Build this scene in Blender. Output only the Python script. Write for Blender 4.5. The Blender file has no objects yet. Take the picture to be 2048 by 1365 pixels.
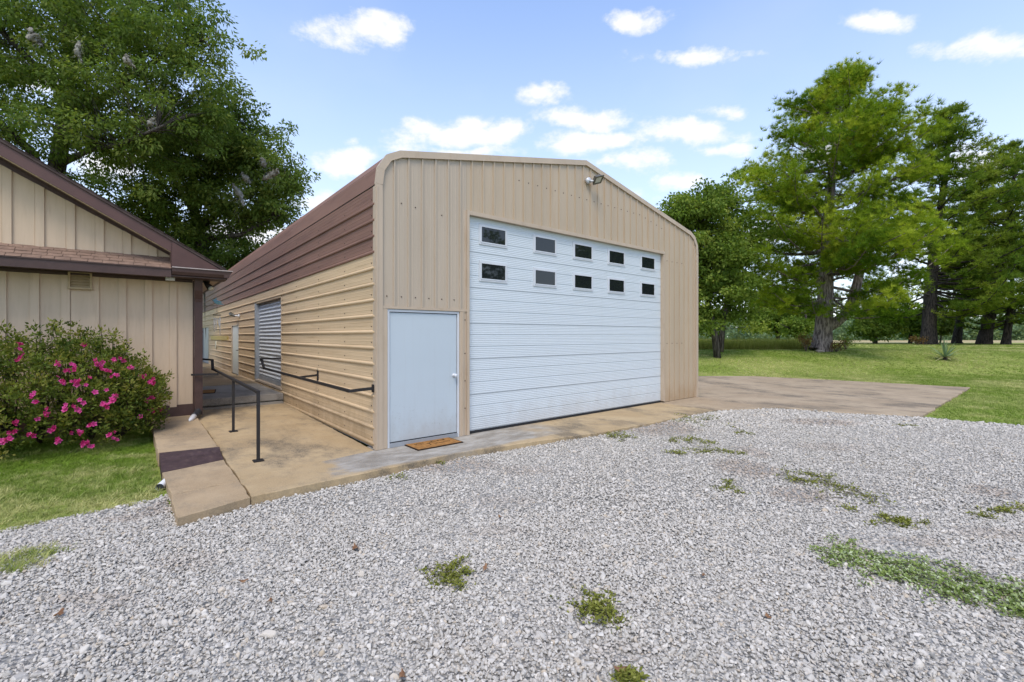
import bpy, math, random
import numpy as np
from mathutils import Vector, Matrix

random.seed(7)
RNG = np.random.default_rng(11)
SC = bpy.context.scene
COL = SC.collection
R = math.radians

# ------------------------------------------------------------------ camera, sky, sun, exposure
CAM = Vector((-2.643, -6.271, 1.64))
HEAD = R(39.5)
FW = Vector((math.sin(HEAD), math.cos(HEAD), 0))
RT = Vector((math.cos(HEAD), -math.sin(HEAD), 0))
cd = bpy.data.cameras.new('camera'); cam = bpy.data.objects.new('camera', cd); COL.objects.link(cam)
cam.location = CAM; cam.rotation_euler = (R(90), 0, -HEAD)
cd.sensor_width = 36; cd.lens = 16.0; cd.shift_y = -0.0051; cd.clip_start = .05; cd.clip_end = 3000
SC.camera = cam

SUN_EL, SUN_AZ = 57, 226      # azimuth clockwise from +Y
sd = bpy.data.lights.new('sun', 'SUN'); sun = bpy.data.objects.new('sun', sd); COL.objects.link(sun)
sd.energy = 1.8; sd.angle = R(22); sd.color = (1.0, .91, .77)
_e, _a = R(SUN_EL), R(SUN_AZ)
sdir = Vector((math.sin(_a)*math.cos(_e), math.cos(_a)*math.cos(_e), math.sin(_e)))
sun.rotation_euler = sdir.to_track_quat('Z', 'Y').to_euler()

world = bpy.data.worlds.new('World'); SC.world = world; world.use_nodes = True
SC.view_settings.view_transform = 'Standard'; SC.view_settings.look = 'None'
SC.view_settings.gamma = 1; SC.view_settings.use_curve_mapping = False
SC.view_settings.exposure = 0.55
SKY_STRENGTH = 0.1


def build_sky():
    nt = world.node_tree; nt.nodes.clear()
    N = lambda t: nt.nodes.new(t)
    L = nt.links.new
    def math_(op, a, b=None, c=None, clamp=False):
        n = N('ShaderNodeMath'); n.operation = op; n.use_clamp = clamp
        for i, v in enumerate((a, b, c)):
            if v is None: continue
            if isinstance(v, (int, float)): n.inputs[i].default_value = v
            else: L(v, n.inputs[i])
        return n.outputs[0]
    out = N('ShaderNodeOutputWorld'); bg = N('ShaderNodeBackground')
    sky = N('ShaderNodeTexSky'); sky.sky_type = 'NISHITA'; sky.sun_disc = False
    sky.sun_elevation = R(SUN_EL); sky.sun_rotation = R(SUN_AZ); sky.air_density = 1.0; sky.dust_density = .6; sky.ozone_density = 1.6
    tc = N('ShaderNodeTexCoord')
    sep = N('ShaderNodeSeparateXYZ'); L(tc.outputs['Generated'], sep.inputs[0])
    az = math_('ARCTAN2', sep.outputs[1], sep.outputs[0])
    el = math_('ARCSINE', sep.outputs[2])
    uv = N('ShaderNodeCombineXYZ'); L(az, uv.inputs[0]); L(el, uv.inputs[1])
    # ragged edges: warp and erode by fractal noise on the view direction
    n1 = N('ShaderNodeTexNoise'); n1.inputs['Scale'].default_value = 13; n1.inputs['Detail'].default_value = 8; n1.inputs['Roughness'].default_value = .62
    mp = N('ShaderNodeMapping'); mp.inputs['Scale'].default_value = (1, 1, 1.7); L(tc.outputs['Generated'], mp.inputs[0]); L(mp.outputs[0], n1.inputs['Vector'])
    ns = math_('MULTIPLY', math_('SUBTRACT', n1.outputs['Fac'], .5), 2.4)
    n2 = N('ShaderNodeTexNoise'); n2.inputs['Scale'].default_value = 5; n2.inputs['Detail'].default_value = 3; L(mp.outputs[0], n2.inputs['Vector'])
    wv = N('ShaderNodeVectorMath'); wv.operation = 'SUBTRACT'; L(n2.outputs['Color'], wv.inputs[0]); wv.inputs[1].default_value = (.5, .5, .5)
    ws = N('ShaderNodeVectorMath'); ws.operation = 'MULTIPLY'; L(wv.outputs[0], ws.inputs[0]); ws.inputs[1].default_value = (.10, .05, 0)
    uw = N('ShaderNodeVectorMath'); uw.operation = 'ADD'; L(uv.outputs[0], uw.inputs[0]); L(ws.outputs[0], uw.inputs[1])
    px = [(735,62,120,40,1),(1290,35,66,30,.95),(1385,116,130,20,.6),(1755,48,90,26,.9),(1965,102,140,36,1),(1078,190,48,24,.75),
          (920,272,135,36,1.05),(1165,240,95,24,1),(1165,283,80,26,1),(965,302,90,15,.8),(690,322,90,30,1.05),(1390,268,115,30,1.05),
          (1465,222,65,17,.7),(1262,325,90,28,.75),(1345,362,75,26,.65),(640,400,60,24,.6),(692,280,24,9,.4),(480,470,150,40,.9),(860,258,62,30,1),(1010,262,60,28,1),(945,245,40,20,.9),(900,304,130,16,.9),(1240,280,60,16,.7),(1440,300,80,20,.7),(1210,330,60,20,.7),
          (250,330,130,36,.8),(60,150,120,36,.7),(1700,300,120,28,.7),(1950,330,120,40,.8),(1600,470,160,40,.8),(1900,520,160,50,.7),(1180,400,120,30,.5)]
    clouds = []
    for (x, y, hw, hh, st) in px:
        d = FW + RT*((x-1024)/910) + Vector((0, 0, 1))*((672-y)/910)
        ln = d.length; h = math.hypot(d.x, d.y)
        def ae(x_, y_):
            e = FW + RT*((x_-1024)/910) + Vector((0, 0, 1))*((672-y_)/910)
            return math.atan2(e.y, e.x), math.asin(e.z/e.length)
        a0, e0 = ae(x, y); a1, e1 = ae(x+20, y); a2, e2 = ae(x, y-20)
        J = Matrix((((a1-a0)/20, (a2-a0)/20), ((e1-e0)/20, (e2-e0)/20))).inverted()
        clouds.append((a0, e0, (J[0][0]/hw/1.14, J[0][1]/hw/1.14, 0), (J[1][0]/hh/1.14, J[1][1]/hh/1.14, 0), st))
    rr = random.Random(3)
    for i in range(26):           # the same kind of sky all the way round
        a = R(50.5) + R(60) + rr.random()*R(240)
        if a > math.pi: a -= 2*math.pi
        clouds.append((a, R(rr.uniform(6, 55)), (1/R(rr.uniform(4, 11)), 0, 0), (0, 1/R(rr.uniform(1.5, 4)), 0), rr.uniform(.6, 1.0)))
    acc = None
    for (a, e, ra, re, st) in clouds:
        s1 = N('ShaderNodeVectorMath'); s1.operation = 'SUBTRACT'; L(uw.outputs[0], s1.inputs[0]); s1.inputs[1].default_value = (a, e, 0)
        d1 = N('ShaderNodeVectorMath'); d1.operation = 'DOT_PRODUCT'; L(s1.outputs[0], d1.inputs[0]); d1.inputs[1].default_value = ra
        d2 = N('ShaderNodeVectorMath'); d2.operation = 'DOT_PRODUCT'; L(s1.outputs[0], d2.inputs[0]); d2.inputs[1].default_value = re
        s2 = N('ShaderNodeCombineXYZ'); L(d1.outputs['Value'], s2.inputs[0]); L(d2.outputs['Value'], s2.inputs[1])
        ln = N('ShaderNodeVectorMath'); ln.operation = 'LENGTH'; L(s2.outputs[0], ln.inputs[0])
        v = math_('MULTIPLY', math_('SUBTRACT', 1.0, ln.outputs['Value']), st)
        acc = v if acc is None else math_('MAXIMUM', acc, v)
    dens = math_('ADD', acc, ns)
    mr = N('ShaderNodeMapRange'); mr.interpolation_type = 'SMOOTHSTEP'; L(dens, mr.inputs[0])
    mr.inputs[1].default_value = .0; mr.inputs[2].default_value = .72
    # never any cloud far from a cloud centre
    gate = N('ShaderNodeMapRange'); L(acc, gate.inputs[0]); gate.inputs[1].default_value = -.45; gate.inputs[2].default_value = .1
    mask = math_('MULTIPLY', mr.outputs[0], gate.outputs[0])
    mask = math_('MULTIPLY', mask, .93)
    # thin high haze veil
    n3 = N('ShaderNodeTexNoise'); n3.inputs['Scale'].default_value = 2.2; n3.inputs['Detail'].default_value = 4; L(mp.outputs[0], n3.inputs['Vector'])
    veil = N('ShaderNodeMapRange'); L(n3.outputs['Fac'], veil.inputs[0]); veil.inputs[1].default_value = .45; veil.inputs[2].default_value = .8; veil.inputs[4].default_value = .16
    mask = math_('MAXIMUM', mask, veil.outputs[0])
    tint = N('ShaderNodeMix'); tint.data_type = 'RGBA'; tint.blend_type = 'MULTIPLY'; tint.inputs[0].default_value = 1
    L(sky.outputs[0], tint.inputs[6]); tint.inputs[7].default_value = SKY_TINT
    # faint whitening of the lowest degrees, as summer air does
    hz = N('ShaderNodeMapRange'); L(el, hz.inputs[0]); hz.inputs[1].default_value = .02; hz.inputs[2].default_value = .80; hz.inputs[3].default_value = .60; hz.inputs[4].default_value = 0.0
    hz.interpolation_type = 'SMOOTHSTEP'
    m0 = N('ShaderNodeMix'); m0.data_type = 'RGBA'; L(hz.outputs[0], m0.inputs[0]); L(tint.outputs[2], m0.inputs[6]); m0.inputs[7].default_value = HAZE_COL
    m1 = N('ShaderNodeMix'); m1.data_type = 'RGBA'; L(mask, m1.inputs[0]); L(m0.outputs[2], m1.inputs[6])
    cc = N('ShaderNodeMix'); cc.data_type = 'RGBA'; L(n1.outputs['Fac'], cc.inputs[0]); cc.inputs[6].default_value = (6.7, 6.85, 7.1, 1); cc.inputs[7].default_value = (8.2, 8.0, 7.8, 1)
    L(cc.outputs[2], m1.inputs[7])
    L(m1.outputs[2], bg.inputs[0]); bg.inputs[1].default_value = SKY_STRENGTH
    L(bg.outputs[0], out.inputs[0])

SKY_TINT = (2.4, 2.34, 2.42, 1)
HAZE_COL = (5.9, 6.4, 7.2, 1)
build_sky()

# ------------------------------------------------------------------ helpers
class MB:
    """collects verts and faces (world coordinates)"""
    def __init__(s): s.v = []; s.f = []
    def add(s, vs, fs):
        o = len(s.v); s.v += [tuple(p) for p in vs]; s.f += [tuple(i+o for i in f) for f in fs]
    def box(s, x0, x1, y0, y1, z0, z1):
        s.add([(x0,y0,z0),(x1,y0,z0),(x1,y1,z0),(x0,y1,z0),(x0,y0,z1),(x1,y0,z1),(x1,y1,z1),(x0,y1,z1)],
              [(0,3,2,1),(4,5,6,7),(0,1,5,4),(1,2,6,5),(2,3,7,6),(3,0,4,7)])
        return s
    def prism(s, pts, ext):
        """polygon pts (3D) extruded by vector ext"""
        n = len(pts); e = Vector(ext)
        a = [Vector(p) for p in pts]; b = [p+e for p in a]
        s.add(a+b, [tuple(range(n))[::-1], tuple(range(n, 2*n))] + [(i, (i+1) % n, (i+1) % n+n, i+n) for i in range(n)])
        return s
    def tube(s, pts, rad, n=8, cap=True):
        pts = [Vector(p) for p in pts]
        rad = rad if isinstance(rad, (list, tuple)) else [rad]*len(pts)
        vs = []; fs = []
        up = Vector((0, 0, 1))
        prev = None
        for i, p in enumerate(pts):
            d = (pts[min(i+1, len(pts)-1)]-pts[max(i-1, 0)])
            d = d.normalized() if d.length > 1e-9 else Vector((0, 0, 1))
            if prev is None:
                a = d.cross(up if abs(d.z) < .95 else Vector((1, 0, 0))).normalized()
            else:
                a = (prev - d*prev.dot(d)).normalized()
            prev = a; b = d.cross(a)
            for k in range(n):
                t = 2*math.pi*k/n
                vs.append(p + (a*math.cos(t)+b*math.sin(t))*rad[i])
        for i in range(len(pts)-1):
            for k in range(n):
                fs.append((i*n+k, i*n+(k+1) % n, (i+1)*n+(k+1) % n, (i+1)*n+k))
        if cap:
            fs.append(tuple(range(n))[::-1]); fs.append(tuple(range((len(pts)-1)*n, len(pts)*n)))
        s.add(vs, fs); return s
    def sqbar(s, a, b, w):
        """square bar from a to b, faces kept upright"""
        a = Vector(a); b = Vector(b); d = (b-a).normalized()
        x = d.cross(Vector((0, 0, 1)))
        x = x.normalized() if x.length > 1e-4 else Vector((1, 0, 0))
        y = x.cross(d).normalized(); h = w/2
        vs = []
        for p in (a, b):
            vs += [p+x*h+y*h, p-x*h+y*h, p-x*h-y*h, p+x*h-y*h]
        s.add(vs, [(3,2,1,0),(4,5,6,7),(0,1,5,4),(1,2,6,5),(2,3,7,6),(3,0,4,7)]); return s
    def build(s, name, m, parent=None, smooth=False, kind=None):
        return mesh_obj(name, s.v, s.f, m, parent, smooth, kind)


def origin(o):
    v = Vector((0, 0, 0))
    while o is not None:
        v += o.location; o = o.parent
    return v


def mesh_obj(name, v, f, m, parent=None, smooth=False, kind=None, attr=None, loc=None):
    me = bpy.data.meshes.new(name)
    org = origin(parent)
    if loc is not None: org = Vector(loc)
    va = np.asarray(v, dtype=np.float64).reshape(-1, 3) - np.array(org)
    if isinstance(f, np.ndarray):
        k = f.shape[1]
        me.vertices.add(len(va)); me.vertices.foreach_set('co', va.ravel())
        me.loops.add(f.size); me.loops.foreach_set('vertex_index', f.ravel().astype(np.int32))
        me.polygons.add(len(f)); me.polygons.foreach_set('loop_start', np.arange(0, f.size, k, dtype=np.int32))
        me.update(calc_edges=True)
    else:
        me.from_pydata(va.tolist(), [], f)
    if attr is not None:
        for nm, arr in attr.items():
            at = me.attributes.new(nm, 'FLOAT', 'POINT'); at.data.foreach_set('value', np.asarray(arr, dtype=np.float32))
    if smooth: me.polygons.foreach_set('use_smooth', np.ones(len(me.polygons), dtype=bool))
    if m is not None: me.materials.append(m)
    o = bpy.data.objects.new(name, me); COL.objects.link(o)
    if parent is not None:
        o.parent = parent
        if loc is not None: o.location = Vector(loc) - origin(parent)
    elif loc is not None: o.location = loc
    if kind: o['kind'] = kind
    return o


def tag(o, label, cat, group=None):
    o['label'] = label; o['category'] = cat
    if group: o['group'] = group
    return o


def thing(name, label, cat, loc=(0, 0, 0), group=None):
    o = bpy.data.objects.new(name, None); o.empty_display_size = .2; COL.objects.link(o); o.location = loc
    return tag(o, label, cat, group)


def structure(name, loc=(0, 0, 0)):
    o = bpy.data.objects.new(name, None); COL.objects.link(o); o.location = loc; o['kind'] = 'structure'
    return o


def dup(o, parent=None, loc=None):
    c = o.copy(); COL.objects.link(c)
    if parent is not None: c.parent = parent
    if loc is not None: c.location = loc
    return c

# ------------------------------------------------------------------ materials
class NT:
    def __init__(s, name):
        s.m = bpy.data.materials.new(name); s.m.use_nodes = True
        s.t = s.m.node_tree; s.b = s.t.nodes['Principled BSDF']
        g = s.n('ShaderNodeNewGeometry'); s.pos = g.outputs['Position']
    def n(s, t): return s.t.nodes.new(t)
    def l(s, a, b): s.t.links.new(a, b)
    def noise(s, scale, detail=4, rough=.55, vec=None, stretch=None):
        n = s.n('ShaderNodeTexNoise'); n.inputs['Scale'].default_value = scale; n.inputs['Detail'].default_value = detail; n.inputs['Roughness'].default_value = rough
        v = vec or s.pos
        if stretch:
            mp = s.n('ShaderNodeMapping'); mp.inputs['Scale'].default_value = stretch; s.l(v, mp.inputs[0]); v = mp.outputs[0]
        s.l(v, n.inputs['Vector']); return n.outputs['Fac']
    def rng(s, v, a, b, c=0., d=1., smooth=True):
        n = s.n('ShaderNodeMapRange'); s.l(v, n.inputs[0])
        for i, x in enumerate((a, b, c, d)): n.inputs[i+1].default_value = x
        if smooth: n.interpolation_type = 'SMOOTHSTEP'
        return n.outputs[0]
    def math(s, op, a, b=None):
        n = s.n('ShaderNodeMath'); n.operation = op
        for i, v in enumerate((a, b)):
            if v is None: continue
            if isinstance(v, (int, float)): n.inputs[i].default_value = v
            else: s.l(v, n.inputs[i])
        return n.outputs[0]
    def mix(s, fac, a, b, mode='MIX'):
        n = s.n('ShaderNodeMix'); n.data_type = 'RGBA'; n.blend_type = mode
        if isinstance(fac, (int, float)): n.inputs[0].default_value = fac
        else: s.l(fac, n.inputs[0])
        for i, v in ((6, a), (7, b)):
            if isinstance(v, tuple): n.inputs[i].default_value = v if len(v) == 4 else (*v, 1)
            else: s.l(v, n.inputs[i])
        return n.outputs[2]
    def color(s, c):
        if isinstance(c, tuple): s.b.inputs['Base Color'].default_value = (*c, 1)
        else: s.l(c, s.b.inputs['Base Color'])
    def bump(s, h, strength=.3, dist=.01):
        n = s.n('ShaderNodeBump'); n.inputs['Strength'].default_value = strength; n.inputs['Distance'].default_value = dist
        s.l(h, n.inputs['Height']); s.l(n.outputs[0], s.b.inputs['Normal'])
    def set(s, rough=.6, spec=.5, metal=0.):
        s.b.inputs['Roughness'].default_value = rough; s.b.inputs['Specular IOR Level'].default_value = spec; s.b.inputs['Metallic'].default_value = metal
        return s


def sc_(c, k): return tuple(x*k for x in c)


def painted(name, col, rough=.5, spec=.4, var=.12, dirt=None, dirt_amt=.35, stretch=None, scale=1.2, bump=.0, bscale=60, metal=0, splash=None, warp=0.):
    n = NT(name).set(rough, spec, metal)
    f = n.noise(scale, 6, .6, stretch=stretch)
    c = n.mix(n.rng(f, .3, .7), sc_(col, 1-var), sc_(col, 1+var*.6))
    if dirt:
        g = n.noise(scale*2.3, 8, .65, stretch=stretch)
        c = n.mix(n.rng(g, .48, .78, 0, dirt_amt), c, dirt)
    if splash:      # mud splashed up from the ground, and run-down streaks
        sep = n.n('ShaderNodeSeparateXYZ'); n.l(n.pos, sep.inputs[0])
        k = n.math('ADD', sep.outputs[2], n.math('MULTIPLY', n.math('SUBTRACT', n.noise(5, 7, .7, stretch=(1, 1, .5)), .5), .9))
        c = n.mix(n.rng(k, .55, -.05, 0, .6), c, splash)
        sp = n.noise(38, 3, .6)
        c = n.mix(n.math('MULTIPLY', n.rng(sp, .6, .72), n.rng(k, .8, .05, 0, .5)), c, sc_(splash, .6))
        stn = n.noise(3.2, 5, .6, stretch=(6, 6, .22))
        c = n.mix(n.rng(stn, .56, .78, 0, .22), c, splash)
    n.color(c)
    if bump: n.bump(n.noise(bscale, 3), bump, .004)
    elif warp: n.bump(n.noise(1.7, 2, .4), warp, .02)
    return n.m


def concrete(name, patch=False, dark=.72, base=(.335, .24, .13), worn=(.43, .325, .19)):
    n = NT(name).set(.88, .25)
    f = n.noise(.9, 8, .65)
    c = n.mix(n.rng(f, .35, .65), base, worn)
    st = n.noise(.95, 10, .72, stretch=(1, .6, 1))
    c = n.mix(n.rng(st, .47, .66, 0, dark*1.5), c, (.115, .095, .07))
    if patch:
        sep = n.n('ShaderNodeSeparateXYZ'); n.l(n.pos, sep.inputs[0])
        w = n.math('MULTIPLY', n.math('SUBTRACT', n.noise(1.6, 7, .65), .5), 2.2)
        x = n.math('ADD', sep.outputs[0], w)
        m1 = n.math('MULTIPLY', n.rng(x, -1.0, -.6), n.rng(x, 3.4, 2.2))
        yy = n.math('ADD', sep.outputs[1], n.math('MULTIPLY', w, .12))
        m1 = n.math('MULTIPLY', m1, n.rng(yy, -.93, -.8))
        g = n.mix(n.rng(n.noise(3.2, 8, .7, stretch=(.6, 1.3, 1)), .35, .68), (.15, .15, .145), (.36, .36, .345))
        c = n.mix(m1, c, g)
    blot = n.noise(2.7, 9, .75)
    c = n.mix(n.rng(blot, .50, .70, 0, .6), c, (.15, .13, .10))
    sp = n.noise(70, 2, .5)
    c = n.mix(n.rng(sp, .3, .75, 0, .5), c, sc_(worn, 1.15))
    cr = n.noise(160, 2, .5)
    c = n.mix(n.rng(cr, .62, .8, 0, .5), c, (.12, .1, .08))
    n.color(c); n.bump(n.math('ADD', n.noise(60, 5, .7), n.math('MULTIPLY', n.noise(6, 5), 2)), .35, .006)
    return n.m

M = {}
M['tan'] = painted('tan_side_metal', (.575, .43, .268), .62, .18, .10, dirt=(.30, .20, .10), dirt_amt=.5, stretch=(1, .25, 5), scale=1.0, splash=(.27, .18, .09), warp=.25)
M['brown_siding'] = painted('brown_side_metal', (.225, .13, .098), .62, .18, .12, dirt=(.10, .055, .05), dirt_amt=.5, stretch=(1, .3, 3), scale=1.0)
M['beige'] = painted('beige_front_metal', (.44, .348, .243), .42, .45, .06, dirt=(.38, .24, .12), dirt_amt=.45, stretch=(2.2, 1, .3), scale=.8, splash=(.33, .22, .12), warp=.25)
M['beige_grey'] = painted('greyed_beige_metal', (.435, .357, .268), .45, .4, .06, dirt=(.36, .27, .17), dirt_amt=.4, stretch=(2.2, 1, .3), scale=.8, warp=.25)
M['beige_trim'] = painted('beige_trim_metal', (.465, .37, .27), .42, .45, .06, dirt=(.33, .23, .13), dirt_amt=.4, stretch=(2, 2, .6), scale=1.2)
M['roof_metal'] = painted('brown_roof_metal', (.27, .17, .13), .62, .18, .1, scale=2)
M['white_door'] = painted('white_painted_metal', (.575, .625, .65), .42, .4, .015, dirt=(.58, .60, .58), dirt_amt=.18, stretch=(1, 1, 2.5), scale=1.3, splash=(.46, .46, .45), warp=.2)
M['entry_white'] = painted('white_entry_door_paint', (.455, .515, .55), .42, .4, .015, dirt=(.42, .45, .46), dirt_amt=.2, stretch=(1, 1, 1), scale=1.3, splash=(.36, .36, .35), warp=.12)
M['white_frame'] = painted('white_vinyl', (.56, .585, .61), .4, .45, .03, scale=5)
M['galv'] = painted('galvanised_steel', (.60, .62, .64), .42, .5, .10, dirt=(.4, .4, .4), dirt_amt=.4, scale=5, metal=.1)
M['steel_grey'] = painted('grey_steel', (.30, .32, .34), .5, .5, .12, scale=4, metal=.2)
M['black_steel'] = painted('black_painted_steel', (.024, .021, .020), .6, .3, .2, scale=14, bump=.1)
M['rubber'] = painted('black_rubber', (.02, .02, .022), .7, .3, .2, scale=10)
M['black_plastic'] = painted('black_plastic', (.025, .027, .032), .45, .5, .2, scale=20)
M['white_plastic'] = painted('white_plastic', (.74, .75, .76), .4, .5, .05, dirt=(.5, .47, .42), dirt_amt=.3, scale=9)
M['screw'] = painted('rusty_screw', (.06, .04, .03), .6, .4, .3, scale=40)
M['board'] = painted('beige_wood_siding', (.56, .435, .305), .7, .3, .05, dirt=(.43, .32, .22), dirt_amt=.5, stretch=(5, 5, .5), scale=1.5, bump=.25, bscale=90)
M['trim_brown'] = painted('dark_brown_paint', (.066, .036, .030), .5, .4, .18, dirt=(.11, .065, .055), dirt_amt=.4, scale=3, bump=.1)
M['trim_brown2'] = painted('reddish_brown_paint', (.094, .046, .038), .5, .4, .12, scale=2.5, bump=.1)
M['gutter_lip'] = painted('weathered_gutter_lip', (.42, .36, .33), .45, .5, .15, scale=6)
M['shingle'] = painted('brown_shingle', (.225, .15, .11), .9, .2, .22, dirt=(.14, .09, .07), dirt_amt=.6, scale=7, bump=.5, bscale=220)
M['shingle_dark'] = painted('dark_shingle', (.075, .055, .05), .9, .2, .3, scale=7, bump=.5, bscale=220)
M['concrete'] = concrete('weathered_concrete')
M['concrete_patch'] = concrete('patched_concrete', True)
M['concrete_red'] = concrete('aggregate_concrete', False, .40, (.30, .215, .125), (.40, .30, .185))
M['concrete_grey'] = concrete('grey_concrete', False, .6, (.22, .195, .16), (.32, .29, .245))
M['concrete_pad'] = concrete('pad_concrete', False, .75, (.30, .225, .145), (.39, .305, .205))
M['step_paint'] = painted('dark_brown_step_paint', (.055, .032, .032), .6, .35, .25, dirt=(.2, .14, .1), dirt_amt=.35, scale=7, bump=.3)
M['coir'] = painted('coir_mat', (.33, .165, .055), .95, .1, .3, dirt=(.12, .06, .025), dirt_amt=.6, scale=18, bump=.8, bscale=260)
M['mat_black'] = painted('mat_print', (.035, .022, .015), .9, .1, .2, scale=30)
M['blue_bird'] = painted('blue_painted_metal', (.20, .42, .52), .4, .5, .25, scale=30)
M['chime'] = painted('pale_aluminium', (.72, .70, .66), .35, .5, .05, scale=10)
M['plaque'] = painted('pale_plaque', (.62, .6, .48), .6, .3, .12, scale=30)
M['algae'] = painted('yellow_stain', (.47, .36, .10), .6, .3, .12, scale=8)
M['lens'] = painted('frosted_lens', (.5, .5, .42), .25, .5, .12, scale=20)
M['lamp_metal'] = painted('weathered_lamp_metal', (.10, .09, .065), .45, .5, .3, scale=25)
M['vent'] = painted('beige_vent', (.43, .33, .20), .6, .3, .1, scale=10)


def glass_dark():
    n = NT('dark_window_glass').set(.03, .5)
    n.color((.012, .015, .016)); n.b.inputs['IOR'].default_value = 1.55
    return n.m
M['pane'] = glass_dark()


def bark(name, col, dark, vs=(9, 9, 1.6), strength=1.0):
    n = NT(name).set(.95, .15)
    f = n.noise(1.6, 7, .65, stretch=vs)
    n.color(n.mix(n.rng(f, .38, .62), dark, col)); n.bump(f, strength, .05); return n.m
M['bark_pine'] = bark('pine_bark', (.31, .26, .225), (.075, .06, .052))
M['bark'] = bark('grey_bark', (.13, .115, .10), (.035, .03, .027))
M['bark_dark'] = bark('dark_bark', (.075, .062, .055), (.022, .019, .018))
M['twig'] = bark('twig_bark', (.15, .12, .095), (.06, .048, .04))


def foliage(name, lo, mid, hi, transl=.35, rough=.5, spec=.3):
    n = NT(name).set(rough, spec)
    at = n.n('ShaderNodeAttribute'); at.attribute_name = 'tone'
    r = n.n('ShaderNodeValToRGB'); n.l(at.outputs['Fac'], r.inputs[0])
    e = r.color_ramp.elements
    e[0].position = 0.; e[0].color = (*lo, 1); e[1].position = 1.; e[1].color = (*hi, 1)
    k = e.new(.5); k.color = (*mid, 1)
    n.color(r.outputs[0])
    tr = n.n('ShaderNodeBsdfTranslucent'); n.l(n.mix(1., r.outputs[0], (1.25, 1.25, .55), 'MULTIPLY'), tr.inputs[0])
    mx = n.n('ShaderNodeMixShader'); mx.inputs[0].default_value = transl
    n.l(n.b.outputs[0], mx.inputs[1]); n.l(tr.outputs[0], mx.inputs[2])
    n.l(mx.outputs[0], n.t.nodes['Material Output'].inputs[0]); return n.m
M['leaf_pecan'] = foliage('pecan_leaves', (.075, .13, .026), (.145, .21, .045), (.29, .33, .09), .45, .7, .12)
M['leaf_oak'] = foliage('oak_leaves', (.08, .14, .022), (.16, .235, .04), (.30, .35, .07), .45, .7, .12)
M['needles'] = foliage('pine_needles', (.08, .155, .014), (.23, .32, .025), (.48, .53, .065), .42, .8, .08)
M['needles_dark'] = foliage('dark_pine_needles', (.07, .135, .018), (.16, .23, .028), (.31, .36, .055), .42, .8, .08)
M['leaf_azalea'] = foliage('azalea_leaves', (.05, .085, .016), (.15, .19, .03), (.32, .29, .075), .35, .6, .15)
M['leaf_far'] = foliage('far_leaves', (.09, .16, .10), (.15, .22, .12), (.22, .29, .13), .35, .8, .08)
M['weed'] = foliage('weed_leaves', (.11, .125, .022), (.20, .215, .042), (.33, .33, .10), .25, .8, .1)
M['weed_pale'] = foliage('pale_weed_leaves', (.13, .18, .045), (.24, .31, .09), (.64, .69, .48), .25, .8, .1)
M['sumac'] = foliage('reddish_leaves', (.10, .05, .015), (.14, .085, .02), (.20, .11, .03), .3)
M['yucca'] = foliage('yucca_leaves', (.12, .20, .09), (.20, .29, .15), (.55, .48, .28), .1)
M['petal'] = foliage('pink_petals', (.42, .02, .13), (.62, .045, .26), (.74, .16, .42), .35)
M['deadleaf'] = foliage('dead_leaves', (.13, .06, .03), (.23, .12, .06), (.34, .22, .12), .1)
M['tallgrass'] = foliage('tall_grass', (.18, .22, .04), (.29, .31, .07), (.46, .41, .16), .35, .8, .1)
M['web'] = foliage('silk_web', (.24, .225, .205), (.36, .345, .32), (.50, .48, .45), .4, .9, .1)


def grass_mat(name, base, dry):
    n = NT(name).set(.9, .05)
    at = n.n('ShaderNodeAttribute'); at.attribute_name = 'tint'; at.attribute_type = 'INSTANCER'
    oi = n.n('ShaderNodeObjectInfo')
    c = n.mix(at.outputs['Fac'], base, dry)
    c = n.mix(n.math('MULTIPLY', oi.outputs['Random'], .45), c, sc_(base, .5))
    n.color(c)
    tr = n.n('ShaderNodeBsdfTranslucent'); n.l(c, tr.inputs[0]); mx = n.n('ShaderNodeMixShader'); mx.inputs[0].default_value = .3
    n.l(n.b.outputs[0], mx.inputs[1]); n.l(tr.outputs[0], mx.inputs[2]); n.l(mx.outputs[0], n.t.nodes['Material Output'].inputs[0])
    return n.m
M['grass'] = grass_mat('lawn_grass', (.20, .305, .04), (.66, .62, .27))


def soil_mat():
    n = NT('lawn_soil').set(.95, .1)
    f = n.noise(.35, 6, .6); g = n.noise(3.5, 6, .7)
    c = n.mix(n.rng(f, .35, .68), (.18, .25, .035), (.31, .36, .09))
    c = n.mix(n.rng(g, .5, .75, 0, .6), c, (.27, .27, .11))
    h = n.noise(26, 4, .7)
    c = n.mix(n.rng(h, .5, .75, 0, .5), c, (.08, .11, .025))
    # pale dry hay meadow beyond the trees
    d = n.n('ShaderNodeVectorMath'); d.operation = 'DOT_PRODUCT'; n.l(n.pos, d.inputs[0]); d.inputs[1].default_value = tuple(FW)
    w = n.math('ADD', d.outputs['Value'], n.math('MULTIPLY', f, 8))
    c = n.mix(n.rng(w, 46, 56), c, (.40, .33, .17))
    n.color(c); n.bump(n.noise(40, 4, .7), .8, .04); return n.m
M['lawn'] = soil_mat()


def gravel_base():
    n = NT('gravel_fines').set(.95, .15)
    v = n.n('ShaderNodeTexVoronoi'); v.inputs['Scale'].default_value = 34; n.l(n.pos, v.inputs['Vector'])
    r = n.n('ShaderNodeValToRGB'); n.l(v.outputs['Color'], r.inputs[0])
    e = r.color_ramp.elements; e[0].color = (.17, .163, .148, 1); e[1].color = (.46, .44, .40, 1)
    c = n.mix(n.rng(n.noise(.8, 6, .7), .5, .75, 0, .6), r.outputs[0], (.26, .22, .17))
    n.color(c); n.bump(n.math('MULTIPLY', v.outputs['Distance'], -1), 1, .03); return n.m
M['gravel'] = gravel_base()


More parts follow.
